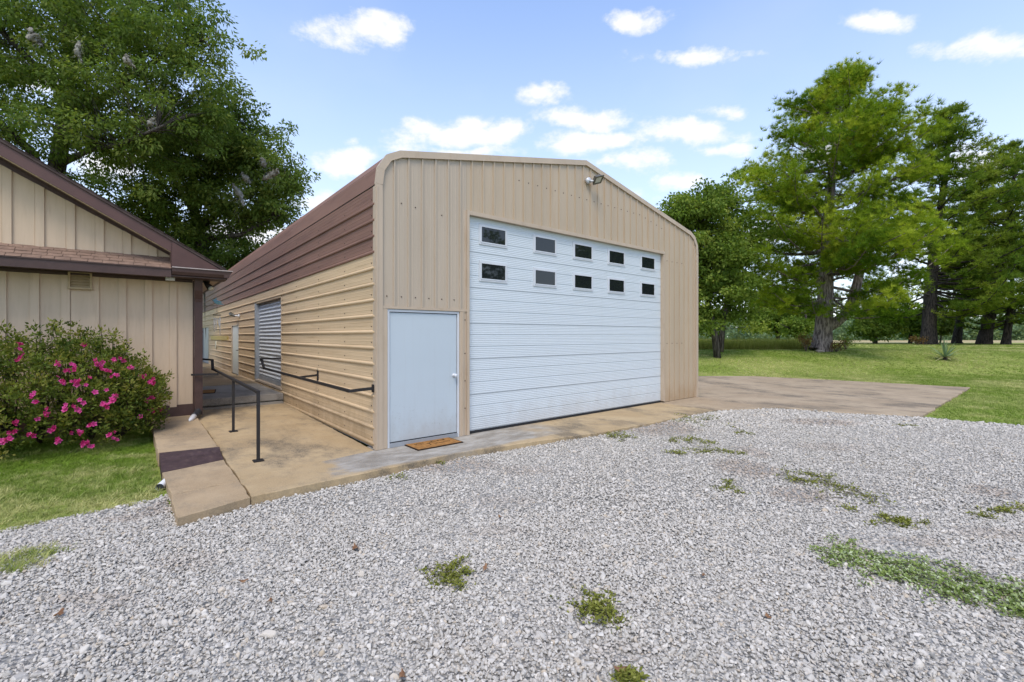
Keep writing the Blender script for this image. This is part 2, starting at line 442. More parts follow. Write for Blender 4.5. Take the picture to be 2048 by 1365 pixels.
def stone_mat():
    n = NT('crushed_limestone').set(.85, .25)
    oi = n.n('ShaderNodeObjectInfo')
    r = n.n('ShaderNodeValToRGB'); n.l(oi.outputs['Random'], r.inputs[0])
    e = r.color_ramp.elements
    e[0].position = 0; e[0].color = (.35, .335, .302, 1); e[1].position = 1; e[1].color = (.60, .575, .525, 1)
    for p, c in ((.25, (.39, .373, .338, 1)), (.6, (.455, .436, .396, 1)), (.85, (.51, .488, .445, 1)), (.93, (.42, .35, .255, 1)), (.945, (.54, .517, .47, 1))):
        k = e.new(p); k.color = c
    f = n.noise(45, 5, .65)
    c = n.mix(n.rng(f, .3, .7, 0, .5), r.outputs[0], (.45, .43, .385))
    c = n.mix(1., c, (1.09, 1.06, 1.03), 'MULTIPLY')
    at = n.n('ShaderNodeAttribute'); at.attribute_name = 'tint'; at.attribute_type = 'INSTANCER'
    c = n.mix(n.math('MULTIPLY', at.outputs['Fac'], .85), c, n.mix(.55, c, (.25, .15, .085)))
    n.color(c); n.bump(f, .25, .004); return n.m
M['stone'] = stone_mat()

# ------------------------------------------------------------------ the lie of the land
def sstep(x, a, b):
    t = np.clip((np.asarray(x, dtype=float)-a)/(b-a), 0, 1); return t*t*(3-2*t)


def H(x, y):
    """terrain height"""
    x = np.asarray(x, dtype=float); y = np.asarray(y, dtype=float)
    h = -.10 + .065*sstep(x, -1, 7)
    h = h + .06*sstep(y, -.4, 2.0)*sstep(x, -1.5, -3)
    q = FW.x*(x-CAM.x)+FW.y*(y-CAM.y)
    rise = .90*sstep(q, 17.6, 24.5) - .0040*np.maximum(q-42, 0)
    rise = np.maximum(rise, -.9)
    h = h + rise*sstep(x, 8.6, 11)
    return h

SLAB_EDGE = [(-2.36,-1.2),(-1.74,-1.0),(-.6,-.95),(.87,-.87),(2.3,-1.06),(3.4,-1.25),(4.8,-1.32),(7.24,-1.36),(8.69,-2.1),(9.08,-3.37),(9.74,-4.43)]
GRAVEL = [(-9,-1.5),(-6,-.75),(-3.6,-.27),(-3.1,-.19),(-2.5,-.16),(-2.36,.05)] + SLAB_EDGE + [(9.97,-5.8),(11.4,-8.6),(13,-12),(13,-16),(-9,-16)]


def inside(poly, x, y):
    x = np.asarray(x); y = np.asarray(y); r = np.zeros(x.shape, bool)
    n = len(poly)
    for i in range(n):
        x0, y0 = poly[i]; x1, y1 = poly[(i+1) % n]
        if y0 == y1: continue
        c = ((y0 > y) != (y1 > y)) & (x < (x1-x0)*(y-y0)/(y1-y0)+x0)
        r ^= c
    return r


def px_ground(x, y, z):
    """point of the ground seen at a place of the photograph"""
    Y = (CAM.z-z)*910/(y-672); p = CAM + FW*Y + RT*((x-1024)/910*Y)
    return p.x, p.y, Y


def px_at(x, y, Y):
    p = CAM + FW*Y + RT*((x-1024)/910*Y) + Vector((0, 0, 1))*((672-y)/910*Y)
    return p


def grid_sheet(name, xs, ys, m, keep=None, dz=0., kind='structure'):
    X, Y = np.meshgrid(xs, ys, indexing='ij')
    Z = H(X, Y)+dz
    V = np.stack([X, Y, Z], -1).reshape(-1, 3)
    nx, ny = len(xs), len(ys)
    idx = np.arange(nx*ny).reshape(nx, ny)
    F = np.stack([idx[:-1, :-1], idx[1:, :-1], idx[1:, 1:], idx[:-1, 1:]], -1).reshape(-1, 4)
    if keep is not None:
        c = V[F].mean(1); F = F[keep(c[:, 0], c[:, 1])]
    o = mesh_obj(name, V, F, m, None, True, kind)
    return o

def axis(*segs):
    out = []
    for a, b, st in segs: out += list(np.arange(a, b, st))
    return np.array(out+[segs[-1][1]])

grid_sheet('lawn', axis((-400,-60,40),(-60,-10,5),(-10,40,.5),(40,100,4),(100,1000,60)), axis((-400,-60,40),(-60,-16,4),(-16,30,.5),(30,100,4),(100,1000,60)), M['lawn'], dz=-.012)
grid_sheet('gravel_driveway', np.arange(-9, 13.01, .1), np.arange(-16, .11, .1), M['gravel'], keep=lambda x, y: inside(GRAVEL, x, y), dz=.006)


# ------------------------------------------------------------------ concrete
walk = structure('walkway')
apron = structure('concrete_apron')

def jitter_poly(poly, step=.12, amp=.008, seed=0):
    rr = random.Random(seed); out = []
    n = len(poly)
    for i in range(n):
        a = Vector(poly[i]); b = Vector(poly[(i+1) % n]); k = max(1, int((b-a).length/step))
        for j in range(k):
            p = a.lerp(b, j/k)
            if j: p += Vector((rr.uniform(-amp, amp), rr.uniform(-amp, amp)))
            out.append(p)
    return out

def slab(parent, poly, zf, thick, m, seed=0, amp=.008, step=.12, cham=.007):
    """slab with worn chamfered edges; zf(x, y) gives the top"""
    pts = jitter_poly(poly, step, amp, seed); n = len(pts)
    c = sum(pts, Vector((0, 0)))/n
    mb = MB(); top = []; mid = []; bot = []
    for i, p in enumerate(pts):
        d = (pts[(i+1) % n]-pts[i-1]).normalized(); nrm = Vector((-d.y, d.x))
        if nrm.dot(c-p) < 0: nrm = -nrm
        z = zf(p.x, p.y); q = p+nrm*cham
        top.append((q.x, q.y, z)); mid.append((p.x, p.y, z-cham)); bot.append((p.x, p.y, z-thick))
    fs = [tuple(range(n))]
    for i in range(n):
        j = (i+1) % n
        fs.append((i, n+i, n+j, j)); fs.append((n+i, 2*n+i, 2*n+j, n+j))
    mb.add(top+mid+bot, fs)
    o = mb.build('slab', m, parent); fix_normals(o); return o

def fix_normals(o):
    import bmesh
    bm = bmesh.new(); bm.from_mesh(o.data); bmesh.ops.recalc_face_normals(bm, faces=bm.faces); bm.to_mesh(o.data); bm.free()

flat = lambda z: (lambda x, y: z)
rampz = lambda x, y: .0 + .09*max(0, min(1, (y-.2)/5.2))
# lower slab of the old walk, the painted slope, the upper slab
slab(walk, [(-2.36,-1.19),(-1.752,-1.0),(-1.748,-.33),(-2.37,-.42)], flat(.0), .25, M['concrete_red'], 1)
slab(walk, [(-2.37,-.408),(-1.748,-.318),(-1.755,.80),(-2.41,.60)], flat(.002), .25, M['concrete_red'], 2)
up = lambda x, y: .10 + .02*(y-1.3)/3
slab(walk, [(-2.43,1.32),(-1.775,1.2),(-1.77,4.39),(-2.44,4.39)], up, .3, M['concrete_red'], 3)
mb = MB(); nseg = 10
for k in range(nseg+1):
    u = k/nseg; xa = -2.415+.66*u
    ya = .60+.2*u+random.uniform(-.015, .015); yb = 1.315-.115*u
    mb.v += [(xa, ya, .004), (xa, (ya+yb)/2+.1, .05+random.uniform(-.006, .006)), (xa, yb, .098), (xa, yb, -.2), (xa, ya, -.2)]
for k in range(nseg):
    for j in range(5):
        a = k*5+j; b = k*5+(j+1) % 5; mb.f.append((a, b, b+5, a+5))
mb.f += [tuple(range(5)), tuple(range(nseg*5, nseg*5+5))]
o = mb.build('painted_slope', M['step_paint'], walk); fix_normals(o)
# main walk slabs between house and garage
slab(walk, [(-1.738,-.28),(-.02,.04),(-.012,2.95),(-1.728,2.62)], rampz, .25, M['concrete'], 4)
slab(walk, [(-1.727,2.632),(-.012,2.962),(-.012,5.30),(-1.765,5.20)], rampz, .25, M['concrete'], 5)
# strip before the doors
slab(apron, [(-1.742,-.99),(-.6,-.95),(.87,-.87),(2.3,-1.06),(3.36,-1.25),(3.30,.3),(-.01,.3),(-.012,.028),(-1.738,-.292)], flat(.0), .25, M['concrete_patch'], 6, .012)
slab(apron, [(3.372,-1.25),(4.8,-1.32),(7.22,-1.36),(7.20,.3),(3.312,.3)], flat(.0), .2, M['concrete'], 7, .012)
slab(apron, [(7.232,-1.36),(8.69,-2.1),(9.08,-3.37),(9.76,-4.43),(17.8,-4.37),(17.3,-1.2),(16.7,1.9),(15.3,3.2),(12.0,5.6),(8.975,5.6),(8.975,.3),(7.212,.3)], flat(.002), .2, M['concrete_pad'], 8, .03, .25)
# raised landing along the garage wall
slab(walk, [(-1.79,5.22),(-.012,5.30),(-.012,8.3),(-1.79,8.2)], flat(.30), .14, M['concrete_grey'], 9, .014)
MB().box(-1.79, -.02, 5.36, 8.2, .0, .16).build('riser', M['concrete_grey'], walk)
slab(walk, [(-1.79,8.21),(-.012,8.31),(-.012,30),(-1.79,30)], flat(.31), .3, M['concrete'], 10, .01)
MB().box(-1.77, -.03, 5.17, 5.33, .03, .125).build('curb', M['concrete_grey'], walk)

# ------------------------------------------------------------------ garage
W, LEN = 8.97, 30.0
garage = thing('metal_garage', 'long metal garage with beige ribbed front and brown over tan sides', 'garage', (0, 0, 0))
PROF = [(0, 3.82), (.030, 4.06), (.16, 4.262), (.365, 4.368), (4.485, 5.235)]
PROF = PROF + [(W-x, z) for x, z in PROF[:-1][::-1]]
def roofz(x):
    for (a, za), (b, zb) in zip(PROF, PROF[1:]):
        if a <= x <= b: return za + (zb-za)*((x-a)/(b-a) if b > a else 0)
    return PROF[0][1]

# inner shell, just behind the sheets
core = [(.03, .0)] + [(min(max(x, .03), W-.03), z-.03) for x, z in PROF] + [(W-.03, 0)]
mb = MB()
mb.prism([(x, LEN-.05, z) for x, z in core], (0, .04, 0))
mb.prism([(.03, .20, 0), (.03, 5.47, 0), (.03, 5.47, 3.9), (.03, .20, 3.9)], (.05, 0, 0))
mb.prism([(.03, 8.60, 0), (.03, LEN-.06, 0), (.03, LEN-.06, 3.9), (.03, 8.60, 3.9)], (.05, 0, 0))
mb.prism([(.03, 5.475, 2.62), (.03, 8.595, 2.62), (.03, 8.595, 3.9), (.03, 5.475, 3.9)], (.05, 0, 0))
mb.prism([(W-.03, .2, 0), (W-.03, LEN-.06, 0), (W-.03, LEN-.06, 3.9), (W-.03, .2, 3.9)], (-.05, 0, 0))
mb.build('inner_shell', M['steel_grey'], garage)

def flat_profile(a, b):
    """offsets across a sheet flat: faint stiffening lines"""
    out = [(a, 0.)]
    n = max(1, round((b-a)/.2286)); w = (b-a)/n
    for k in range(n):
        for c in (.045, .095, .145, .195):
            z = a+k*w+c*w/.2286
            if z+.006 < b: out += [(z-.006, 0.), (z, .0022), (z+.006, 0.)]
    out.append((b, 0.)); return out

def side_sheet(s0, s1, z0, z1, m, x0=0.):
    pr = flat_profile(z0, z1); v = []; f = []
    for z, d in pr: v += [(x0-d, s0, z), (x0-d, s1, z)]
    for i in range(len(pr)-1): f.append((2*i, 2*i+1, 2*i+3, 2*i+2))
    sh = mesh_obj('siding_sheet', v, f, m, garage)
    k = 0
    zr = .08+.2308*np.arange(0, 17)
    for z in zr:
        if z0-.012 <= z < z1-.03:
            za = max(z, z0+.001)
            p = [(0.001, -.024), (-.020, -.016), (-.024, .0), (-.020, .012), (0.001, .028)]
            pts = [(x0+a, s0+.004, za+b) for a, b in p]
            MB().prism(pts, (0, s1-s0-.008, 0)).build('rib', m, sh)
    return sh

rows = [(.03, 1.003), (1.003, 1.926), (1.926, 2.848)]
cuts = [.02, 2.65, 5.47, 8.6, 11.32, 12.82, 17.0, 19.55, 22.4, 29.95]
doors_side = {(5.47, 8.6): 2.60, (11.32, 12.82): 2.02, (19.55, 22.4): 2.10}
for a, b in zip(cuts, cuts[1:]):
    top = doors_side.get((a, b))
    for z0, z1 in rows:
        zz0 = z0
        if top is not None:
            if z1 <= top: continue
            zz0 = max(z0, top)
        side_sheet(a+.002, b, zz0, z1, M['tan'])
for a, b in zip([.02, 2.65, 8.88, 15.0, 21], [2.65, 8.88, 15.0, 21, 29.95]):
    side_sheet(a+.002, b, 2.851, 3.80, M['brown_siding'])
side_sheet_low = None
# below the landing door the sheet carries on down
side_sheet(5.472, 8.6, .03, .40, M['tan'])
# roof: curved eaves and two slopes, each a sheet of its own
def roof_sheet(i0, i1, m):
    v = []; f = []
    for x, z in PROF[i0:i1+1]: v += [(x, -.01, z), (x, LEN, z)]
    for i in range(i1-i0): f.append((2*i, 2*i+1, 2*i+3, 2*i+2))
    return mesh_obj('roof_sheet', v, f, m, garage)
roof_sheet(0, 3, M['brown_siding']); roof_sheet(3, 4, M['roof_metal']); roof_sheet(4, 5, M['roof_metal']); roof_sheet(5, 8, M['roof_metal'])
MB().tube([(.06, .05, 4.09), (.06, LEN, 4.09)], .016, 6).build('rib', M['brown_siding'], garage)
# right hand wall
v = [(W, .02, .01), (W, LEN, .01), (W, LEN, 3.8), (W, .02, 3.8)]
mesh_obj('siding_sheet', v, [(0, 1, 2, 3)], M['tan'], garage)

# front sheets
def front_sheet(x0, x1, z0, zcap=None, m=None):
    m = m or M['beige']
    xs = sorted(set([x0, x1] + [p[0] for p in PROF if x0 < p[0] < x1]))
    pts = [(x1, 0., z0), (x0, 0., z0)] + [(x, 0., min(zcap or 9, roofz(x)-.015)) for x in xs]
    sh = MB().prism(pts, (0, .012, 0)).build('siding_sheet', m, garage)
    for k in range(0, 45):
        t = .051+.2295*k
        if x0-.002 <= t-.02 and t+.02 <= x1+.022 and .06 < t < W-.06:
            zt = min(zcap or 9, roofz(t)-.03)
            p = [(-.015, .001), (-.013, -.021), (.010, -.021), (.016, .001)]
            MB().prism([(t+a, b, z0+.001) for a, b in p], (0, 0, zt-z0-.002)).build('rib', m, sh)
            # two low pencil ribs on the flat
            q = MB()
            for o_ in (.075, .15):
                if t+o_ < x1-.01: q.prism([(t+o_-.012, .001, z0+.002), (t+o_-.005, -.0022, z0+.002), (t+o_+.005, -.0022, z0+.002), (t+o_+.012, .001, z0+.002)], (0, 0, min(zcap or 9, roofz(t+o_)-.03)-z0-.004))
            if q.v: q.build('low_rib', m, sh)
    return sh
b0 = .03
edges = [b0] + [.969+.918*k for k in range(0, 9)]
front_sheet(b0, .944, 2.075, m=M['beige_grey']); front_sheet(.946, 1.55, 2.075, m=M['beige_grey'])
xs_ = [1.553, 2.785, 3.703, 4.621, 5.539, 6.457, 7.375]
for a, b in zip(xs_, xs_[1:]): front_sheet(a, b-.003, 3.70)
front_sheet(7.376, 8.288, .012); front_sheet(8.290, W-.03, .012)

# trims
def trim_strip(name, pts_in, y0=-.03, y1=.03, parent=garage, m=None):
    MB().prism([(x, y0, z) for x, z in pts_in], (0, y1-y0, 0)).build(name, m or M['beige_trim'], parent)
def offs(i, w):
    """inward offset of roof profile vertex i by w"""
    p = Vector(PROF[i])
    a = Vector(PROF[i-1]) if i > 0 else Vector((PROF[0][0], 0)); b = Vector(PROF[i+1]) if i < len(PROF)-1 else Vector((PROF[-1][0], 0))
    d0 = (p-a).normalized(); d1 = (b-p).normalized()
    n0 = Vector((d0.y, -d0.x)); n1 = Vector((d1.y, -d1.x)); n = (n0+n1).normalized()
    return p + n*(w/max(.5, n.dot(n0)))
for i in range(len(PROF)-1):
    a, b = Vector(PROF[i]), Vector(PROF[i+1]); wi = .088
    ia, ib = offs(i, wi), offs(i+1, wi)
    oa, ob = offs(i, -.012), offs(i+1, -.012)
    nm = 'rake_trim' if i in (3, 4) else 'curved_trim'
    if i == 3:
        mid = .62
        om = oa.lerp(ob, mid*.6); im = ia.lerp(ib, mid*.6)
        trim_strip(nm, [ia, oa, om, im], -.034); trim_strip(nm, [im, om, ob, ib], -.030)
    else:
        trim_strip(nm, [ia, oa, ob, ib], -.032 - .001*(i % 2))
    # the thin drip edge turned down over the sheet
    trim_strip('drip_edge', [offs(i, .090), offs(i, .078), offs(i+1, .078), offs(i+1, .090)], -.037, -.028)
for (xa, xb) in ((-.012, .092), (W-.1, W+.012)):
    trim_strip('corner_trim', [(xa, .005), (xa, 3.822), (xb, 3.822), (xb, .005)], -.03, .012)
    trim_strip('corner_trim', [(xa+.012, .005), (xa+.012, 3.78), (xa+.03, 3.78), (xa+.03, .005)], -.037, -.028)
trim_strip('corner_trim', [(-.014, .006), (-.014, 3.79), (-.001, 3.79), (-.001, .006)], -.012, .075)
MB().box(W+.002, W+.02, -.025, .06, .006, 3.8).build('corner_trim', M['white_frame'], garage)  # white finish puts the trim's lit right edge into its colour
# door trims
trim_strip('door_trim', [(.094, .005), (.094, 2.07), (.168, 2.07), (.168, .005)], -.018)
trim_strip('door_trim', [(.094, 2.036), (.094, 2.074), (1.55, 2.074), (1.55, 2.036)], -.022)
trim_strip('door_trim', [(1.412, .005), (1.412, 2.034), (1.50, 2.034), (1.50, .005)], -.018)
trim_strip('door_trim', [(1.452, .005), (1.452, 2.034), (1.468, 2.034), (1.468, .005)], -.03, -.016)
trim_strip('door_trim', [(1.502, .005), (1.502, 3.70), (1.545, 3.70), (1.545, .005)], -.006)
trim_strip('door_trim', [(1.547, .005), (1.547, 3.71), (1.592, 3.71), (1.592, .005)], -.036, .10)
trim_strip('door_trim', [(1.593, 3.642), (1.593, 3.706), (7.374, 3.706), (7.374, 3.642)], -.036, .10)
trim_strip('door_trim', [(7.316, .035), (7.316, 3.640), (7.374, 3.640), (7.374, .035)], -.030, .13)
trim_strip('door_trim', [(7.354, .012), (7.354, 3.640), (7.376, 3.640), (7.376, .012)], -.034, -.028)

# entry door
ed = MB()
ed.box(.172, .205, -.004, .05, .0, 2.03); ed.box(1.376, 1.408, -.004, .05, .0, 2.03); ed.box(.206, 1.375, -.004, .05, 1.995, 2.03)
edf = ed.build('door_frame', M['white_frame'], garage)
d = MB().box(.214, 1.366, .014, .05, .075, 1.985).build('entry_door', M['entry_white'], garage)
mod = d.modifiers.new('bevel', 'BEVEL'); mod.width = .006; mod.segments = 2
MB().box(.206, 1.375, -.012, .055, .003, .062).build('sill', M['steel_grey'], garage)
MB().box(.206, 1.375, .012, .05, .0625, .0735).build('sweep', M['rubber'], garage)
kn = MB(); kn.tube([(1.318, .014, 1.0), (1.318, .004, 1.0)], .033, 14); kn.tube([(1.318, .004, 1.0), (1.318, -.03, 1.0)], .012, 10)
kn.tube([(1.318, -.026, 1.0), (1.318, -.034, 1.0), (1.318, -.05, 1.0), (1.318, -.062, 1.0)], [.018, .029, .029, .018], 14)
kn.build('door_knob', M['galv'], d, True)

# overhead door: six sections, each with three bands and fine lines
ODX0, ODX1, ODZ0, ODZ1 = 1.595, 7.314, .045, 3.64
odoor = MB().box(ODX0, ODX1, .075, .085, ODZ0, ODZ1).build('overhead_door', M['white_door'], garage)
secH = (ODZ1-ODZ0)/6
def section_mesh():
    pr = []   # (z, y)
    b = secH/3
    for k in range(3):
        z0 = k*b; z1 = z0+b
        lo = .009 if k else .003
        pr += [(z0+.0005, .008), (z0+lo, .008), (z0+lo+.016, 0.)]
        for c in np.linspace(z0+.045, z1-.03, 5):
            pr += [(c-.007, 0.), (c-.003, .003), (c+.003, .003), (c+.007, 0.)]
        pr += [(z1-.001, 0.)]
    return pr
SP = section_mesh()
sec_me = None
for k in range(6):
    v = []; f = []
    for z, y in SP: v += [(ODX0+.003, .05+y, z), (ODX1-.003, .05+y, z)]
    for i in range(len(SP)-1): f.append((2*i, 2*i+1, 2*i+3, 2*i+2))
    n = len(SP); 
    if sec_me is None:
        sec = mesh_obj('door_section', v, f, M['white_door'], odoor); sec_me = sec; sec.location = (0, 0, ODZ0)
    else:
        sec = dup(sec_me, odoor, (0, 0, ODZ0+k*secH))
MB().box(ODX0, ODX1, .045, .08, .004, .043).build('bottom_seal', M['rubber'], odoor)
for zc in (3.372, 2.748):
    for xa in (1.878, 3.118, 4.198, 5.300, 6.496):
        xb = xa+.533; z0, z1 = zc-.135, zc+.135
        fr = MB(); w = .04; y0, y1 = .036, .062
        fr.box(xa-w, xb+w, y0, y1, z1, z1+w); fr.box(xa-w, xb+w, y0, y1, z0-w, z0)
        fr.box(xa-w, xa, y0, y1, z0+.0005, z1-.0005); fr.box(xb, xb+w, y0, y1, z0+.0005, z1-.0005)
        fr.box(xa-.012, xa+.008, y0-.006, y0+.004, z0-.012, z1+.012); fr.box(xb-.008, xb+.012, y0-.006, y0+.004, z0-.012, z1+.012)
        fr.box(xa+.0085, xb-.0085, y0-.006, y0+.004, z1-.008, z1+.012); fr.box(xa+.0085, xb-.0085, y0-.006, y0+.004, z0-.012, z0+.008)
        fr.build('window_frame', M['white_frame'], odoor)
        MB().box(xa+.001, xb-.001, .040, .047, z0+.001, z1-.001).build('window_pane', M['pane'], odoor)

# roll-up doors in the side wall
def rollup(s0, s1, z0, z1, single):
    mbk = MB().box(.10, .12, s0+.05, s1-.05, z0, z1)
    cu = mbk.build('rollup_door', M['galv'], garage)
    p = .1
    n = int((z1-z0-.1)/p)
    pr = [(0, .012), (.02, .0), (.045, -.022), (.06, -.022), (.085, 0), (.1, .012)]
    if single:
        first = None
        for k in range(n):
            v = []; f = []
            for dz, dx in pr: v += [(.095+dx, s0+.08, z0+.1+dz), (.095+dx, s1-.13, z0+.1+dz)]
            f = [(2*i, 2*i+1, 2*i+3, 2*i+2) for i in range(len(pr)-1)]
            if first is None: first = mesh_obj('slat', v, f, M['galv'], cu, True)
            else: dup(first, cu, (0, 0, k*p))
    else:
        v = []; f = []
        for k in range(n):
            o_ = len(v)
            for dz, dx in pr: v += [(.095+dx, s0+.08, z0+.1+k*p+dz), (.095+dx, s1-.13, z0+.1+k*p+dz)]
            f += [(o_+2*i, o_+2*i+1, o_+2*i+3, o_+2*i+2) for i in range(len(pr)-1)]
        mesh_obj('slat', v, f, M['galv'], cu, True, 'stuff')
    MB().box(.06, .10, s0+.08, s1-.13, z0+.0, z0+.11).build('bottom_bar', M['steel_grey'], cu)
    MB().box(-.02, .15, s1-.14, s1-.0, z0-.0, z1).build('guide', M['steel_grey'], cu)
    MB().box(-.012, .15, s0+.0, s0+.06, z0-.0, z1).build('guide', M['beige_trim'], cu)
    MB().box(-.008, .15, s0+.062, s1-.142, z1, z1+.045).build('head', M['tan'], cu)
    return cu
c1 = rollup(5.475, 8.595, .41, 2.56, True)
MB().box(-.03, .10, 5.475, 8.59, .36, .405).build('sill', M['beige_trim'], c1)
rollup(19.56, 22.39, .34, 2.05, False)
sdoor = MB().box(.02, .05, 11.36, 12.78, .32, 1.99).build('side_door', M['white_door'], garage)
MB().tube([(.02, 11.47, 1.15), (-.04, 11.47, 1.15), (-.04, 11.60, 1.15)], .013, 6).build('door_handle', M['black_steel'], sdoor)
mb = MB(); mb.box(-.012, .05, 11.325, 11.358, .32, 2.02); mb.box(-.012, .05, 12.782, 12.815, .32, 2.02); mb.box(-.012, .05, 11.36, 12.78, 1.992, 2.02)
mb.build('door_frame', M['beige_trim'], garage)

# screws: too small to pick apart singly
mb = MB()
def screw_f(x, z):
    mb.tube([(x, .0, z), (x, -.009, z)], [.011, .008], 6)
for k in range(36):
    t = .165+.2295*k
    if t < 1.5:
        screw_f(t, 2.22)
        if k in (1, 2, 4): screw_f(t, 3.63-.02*k)
    elif 2.6 < t < 7.3: screw_f(t, min(4.45, roofz(t)-.38))
    elif t > 7.4:
        screw_f(t, 3.5); screw_f(t, 1.45)
for x in (.12, 1.52):
    for z in (.45, .9, 1.35, 1.9): screw_f(x, z) if x < 1 else mb.tube([(x, -.006, z), (x, -.014, z)], [.011, .008], 6)
for s in (.15, 1.26, 2.65, 4.2, 5.40, 8.7, 10.2):
    for k in range(17):
        z = .16+.2308*k
        if z < 3.8 and not (5.47 < s < 8.6 and z < 2.6): mb.tube([(0., s, z), (-.008, s, z)], [.010, .008], 6)
mb.build('screws', M['screw'], garage, False, 'stuff')

# ------------------------------------------------------------------ floodlight on the gable
fl = thing('floodlight', 'weathered square floodlight on grey box under the garage gable peak', 'floodlight', (4.52, -.02, 4.83))
mb = MB(); mb.tube([(4.52, -.018, 4.83), (4.52, -.075, 4.83)], .062, 12); mb.build('junction_box', M['galv'], fl, True)
MB().tube([(4.52, -.07, 4.83), (4.55, -.12, 4.81), (4.60, -.15, 4.82)], .02, 8).build('arm', M['galv'], fl, True)
cx, cy, cz = 4.66, -.19, 4.845
fx = Vector((.80, -.35, .0)).normalized(); fn = Vector((.15, -.62, -.62)).normalized(); fx = (fx-fn*fx.dot(fn)).normalized(); fy = fn.cross(fx)
def obox(c, ax, ay, az, hx, hy, hz0, hz1, taper=1.):
    c = Vector(c); v = []
    for (k, s) in ((hz0, taper), (hz1, 1.)):
        for (i, j) in ((-1, -1), (1, -1), (1, 1), (-1, 1)): v.append(c+ax*hx*i*s+ay*hy*j*s+az*k)
    return v, [(0,3,2,1),(4,5,6,7),(0,1,5,4),(1,2,6,5),(2,3,7,6),(3,0,4,7)]
mb = MB(); mb.add(*obox((cx, cy, cz), fx, fy, fn, .112, .086, -.07, .0, .7)); mb.build('housing', M['lamp_metal'], fl)
mb = MB()
for i, j, hx, hy in ((0, 1, .118, .014), (0, -1, .118, .014), (1, 0, .014, .066), (-1, 0, .014, .066)):
    mb.add(*obox(Vector((cx, cy, cz))+fx*i*.104+fy*j*.080, fx, fy, fn, hx, hy, .001, .02))
mb.build('lens_frame', M['lamp_metal'], fl)
mb = MB(); mb.add(*obox((cx, cy, cz), fx, fy, fn, .089, .065, .002, .01)); mb.build('lens', M['lens'], fl)

# lamp over the side door
wl = thing('wall_lamp', 'small bracket wall lamp above the narrow white side door', 'lamp', (0, 11.15, 2.3))
MB().tube([(-.016, 11.15, 2.3), (-.05, 11.15, 2.3)], .05, 10).build('base', M['white_plastic'], wl, True)
MB().tube([(-.05, 11.15, 2.3), (-.1, 11.17, 2.31), (-.15, 11.22, 2.30)], .018, 8).build('arm', M['white_plastic'], wl, True)
MB().tube([(-.14, 11.2, 2.29), (-.17, 11.35, 2.33), (-.20, 11.6, 2.38)], [.03, .055, .06], 10).build('shade', M['lamp_metal'], wl, True)
wp = MB().tube([(0.002, 16.9, 1.25), (-.035, 16.9, 1.25)], .13, 18)
for i, p in enumerate(wp.v): wp.v[i] = (p[0], p[1], 1.25+(p[2]-1.25)*1.35)
tag(wp.build('wall_plaque', M['plaque'], None), 'small pale oval plaque on the tan side wall beyond the white side door', 'plaque')
tag(MB().box(-.03, .0, 13.6, 18.6, 1.47, 1.63).build('wall_stain', M['algae'], None), 'long faded yellow stain strip on the tan side wall above the oval plaque', 'stain')  # thin yellow box stands in for an algae stain on the siding

# ------------------------------------------------------------------ handrails
def rail(name, label): return thing(name, label, 'handrail')
hr = thing('handrail', 'black square steel handrail standing on two posts on the concrete walk', 'handrail', (-1.4, .35, 0))
MB().sqbar((-1.42, .42, .02), (-1.42, .42, .888), .037).build('post', M['black_steel'], hr)
MB().sqbar((-1.40, 2.55, .05), (-1.40, 2.55, .888), .037).build('post', M['black_steel'], hr)
MB().box(-1.48, -1.36, .36, .48, .006, .02).build('foot_plate', M['black_steel'], hr)
MB().box(-1.46, -1.34, 2.49, 2.61, .044, .055).build('foot_plate', M['black_steel'], hr)
mb = MB(); mb.sqbar((-1.42, .40, .905), (-1.40, 5.2, .935), .037); mb.build('top_rail', M['black_steel'], hr)
mb = MB(); mb.sqbar((-1.40, 5.22, .92), (-1.40, 5.30, 1.13), .05); mb.sqbar((-1.40, 5.3, 1.125), (-1.80, 5.9, 1.16), .035); mb.build('end_bend', M['black_steel'], hr)
MB().sqbar((-1.42, 4.15, .90), (-1.85, 4.25, .90), .035).build('bracket', M['black_steel'], hr)
wr = thing('handrail', 'black square steel handrail bracketed out from the tan garage wall', 'handrail', (-.2, .06, .87))
mb = MB(); mb.sqbar((-.36, .03, .872), (-.33, 5.72, .875), .04); mb.build('top_rail', M['black_steel'], wr)
MB().sqbar((-.02, .045, .885), (-.345, .045, .872), .04).build('arm', M['black_steel'], wr)
MB().sqbar((-.012, 2.68, .90), (-.33, 2.68, .876), .036).build('arm', M['black_steel'], wr)
mb = MB(); mb.sqbar((-.33, 5.70, .87), (-.33, 6.03, 1.08), .045); mb.sqbar((-.36, 6.0, 1.085), (-.0, 5.5, 1.11), .035); mb.build('end_bend', M['black_steel'], wr)
mb = MB(); mb.box(-.022, -.002, 2.655, 2.705, .80, 1.02); mb.box(-.034, -.016, .02, .075, .83, .94); mb.build('wall_plate', M['black_steel'], wr)

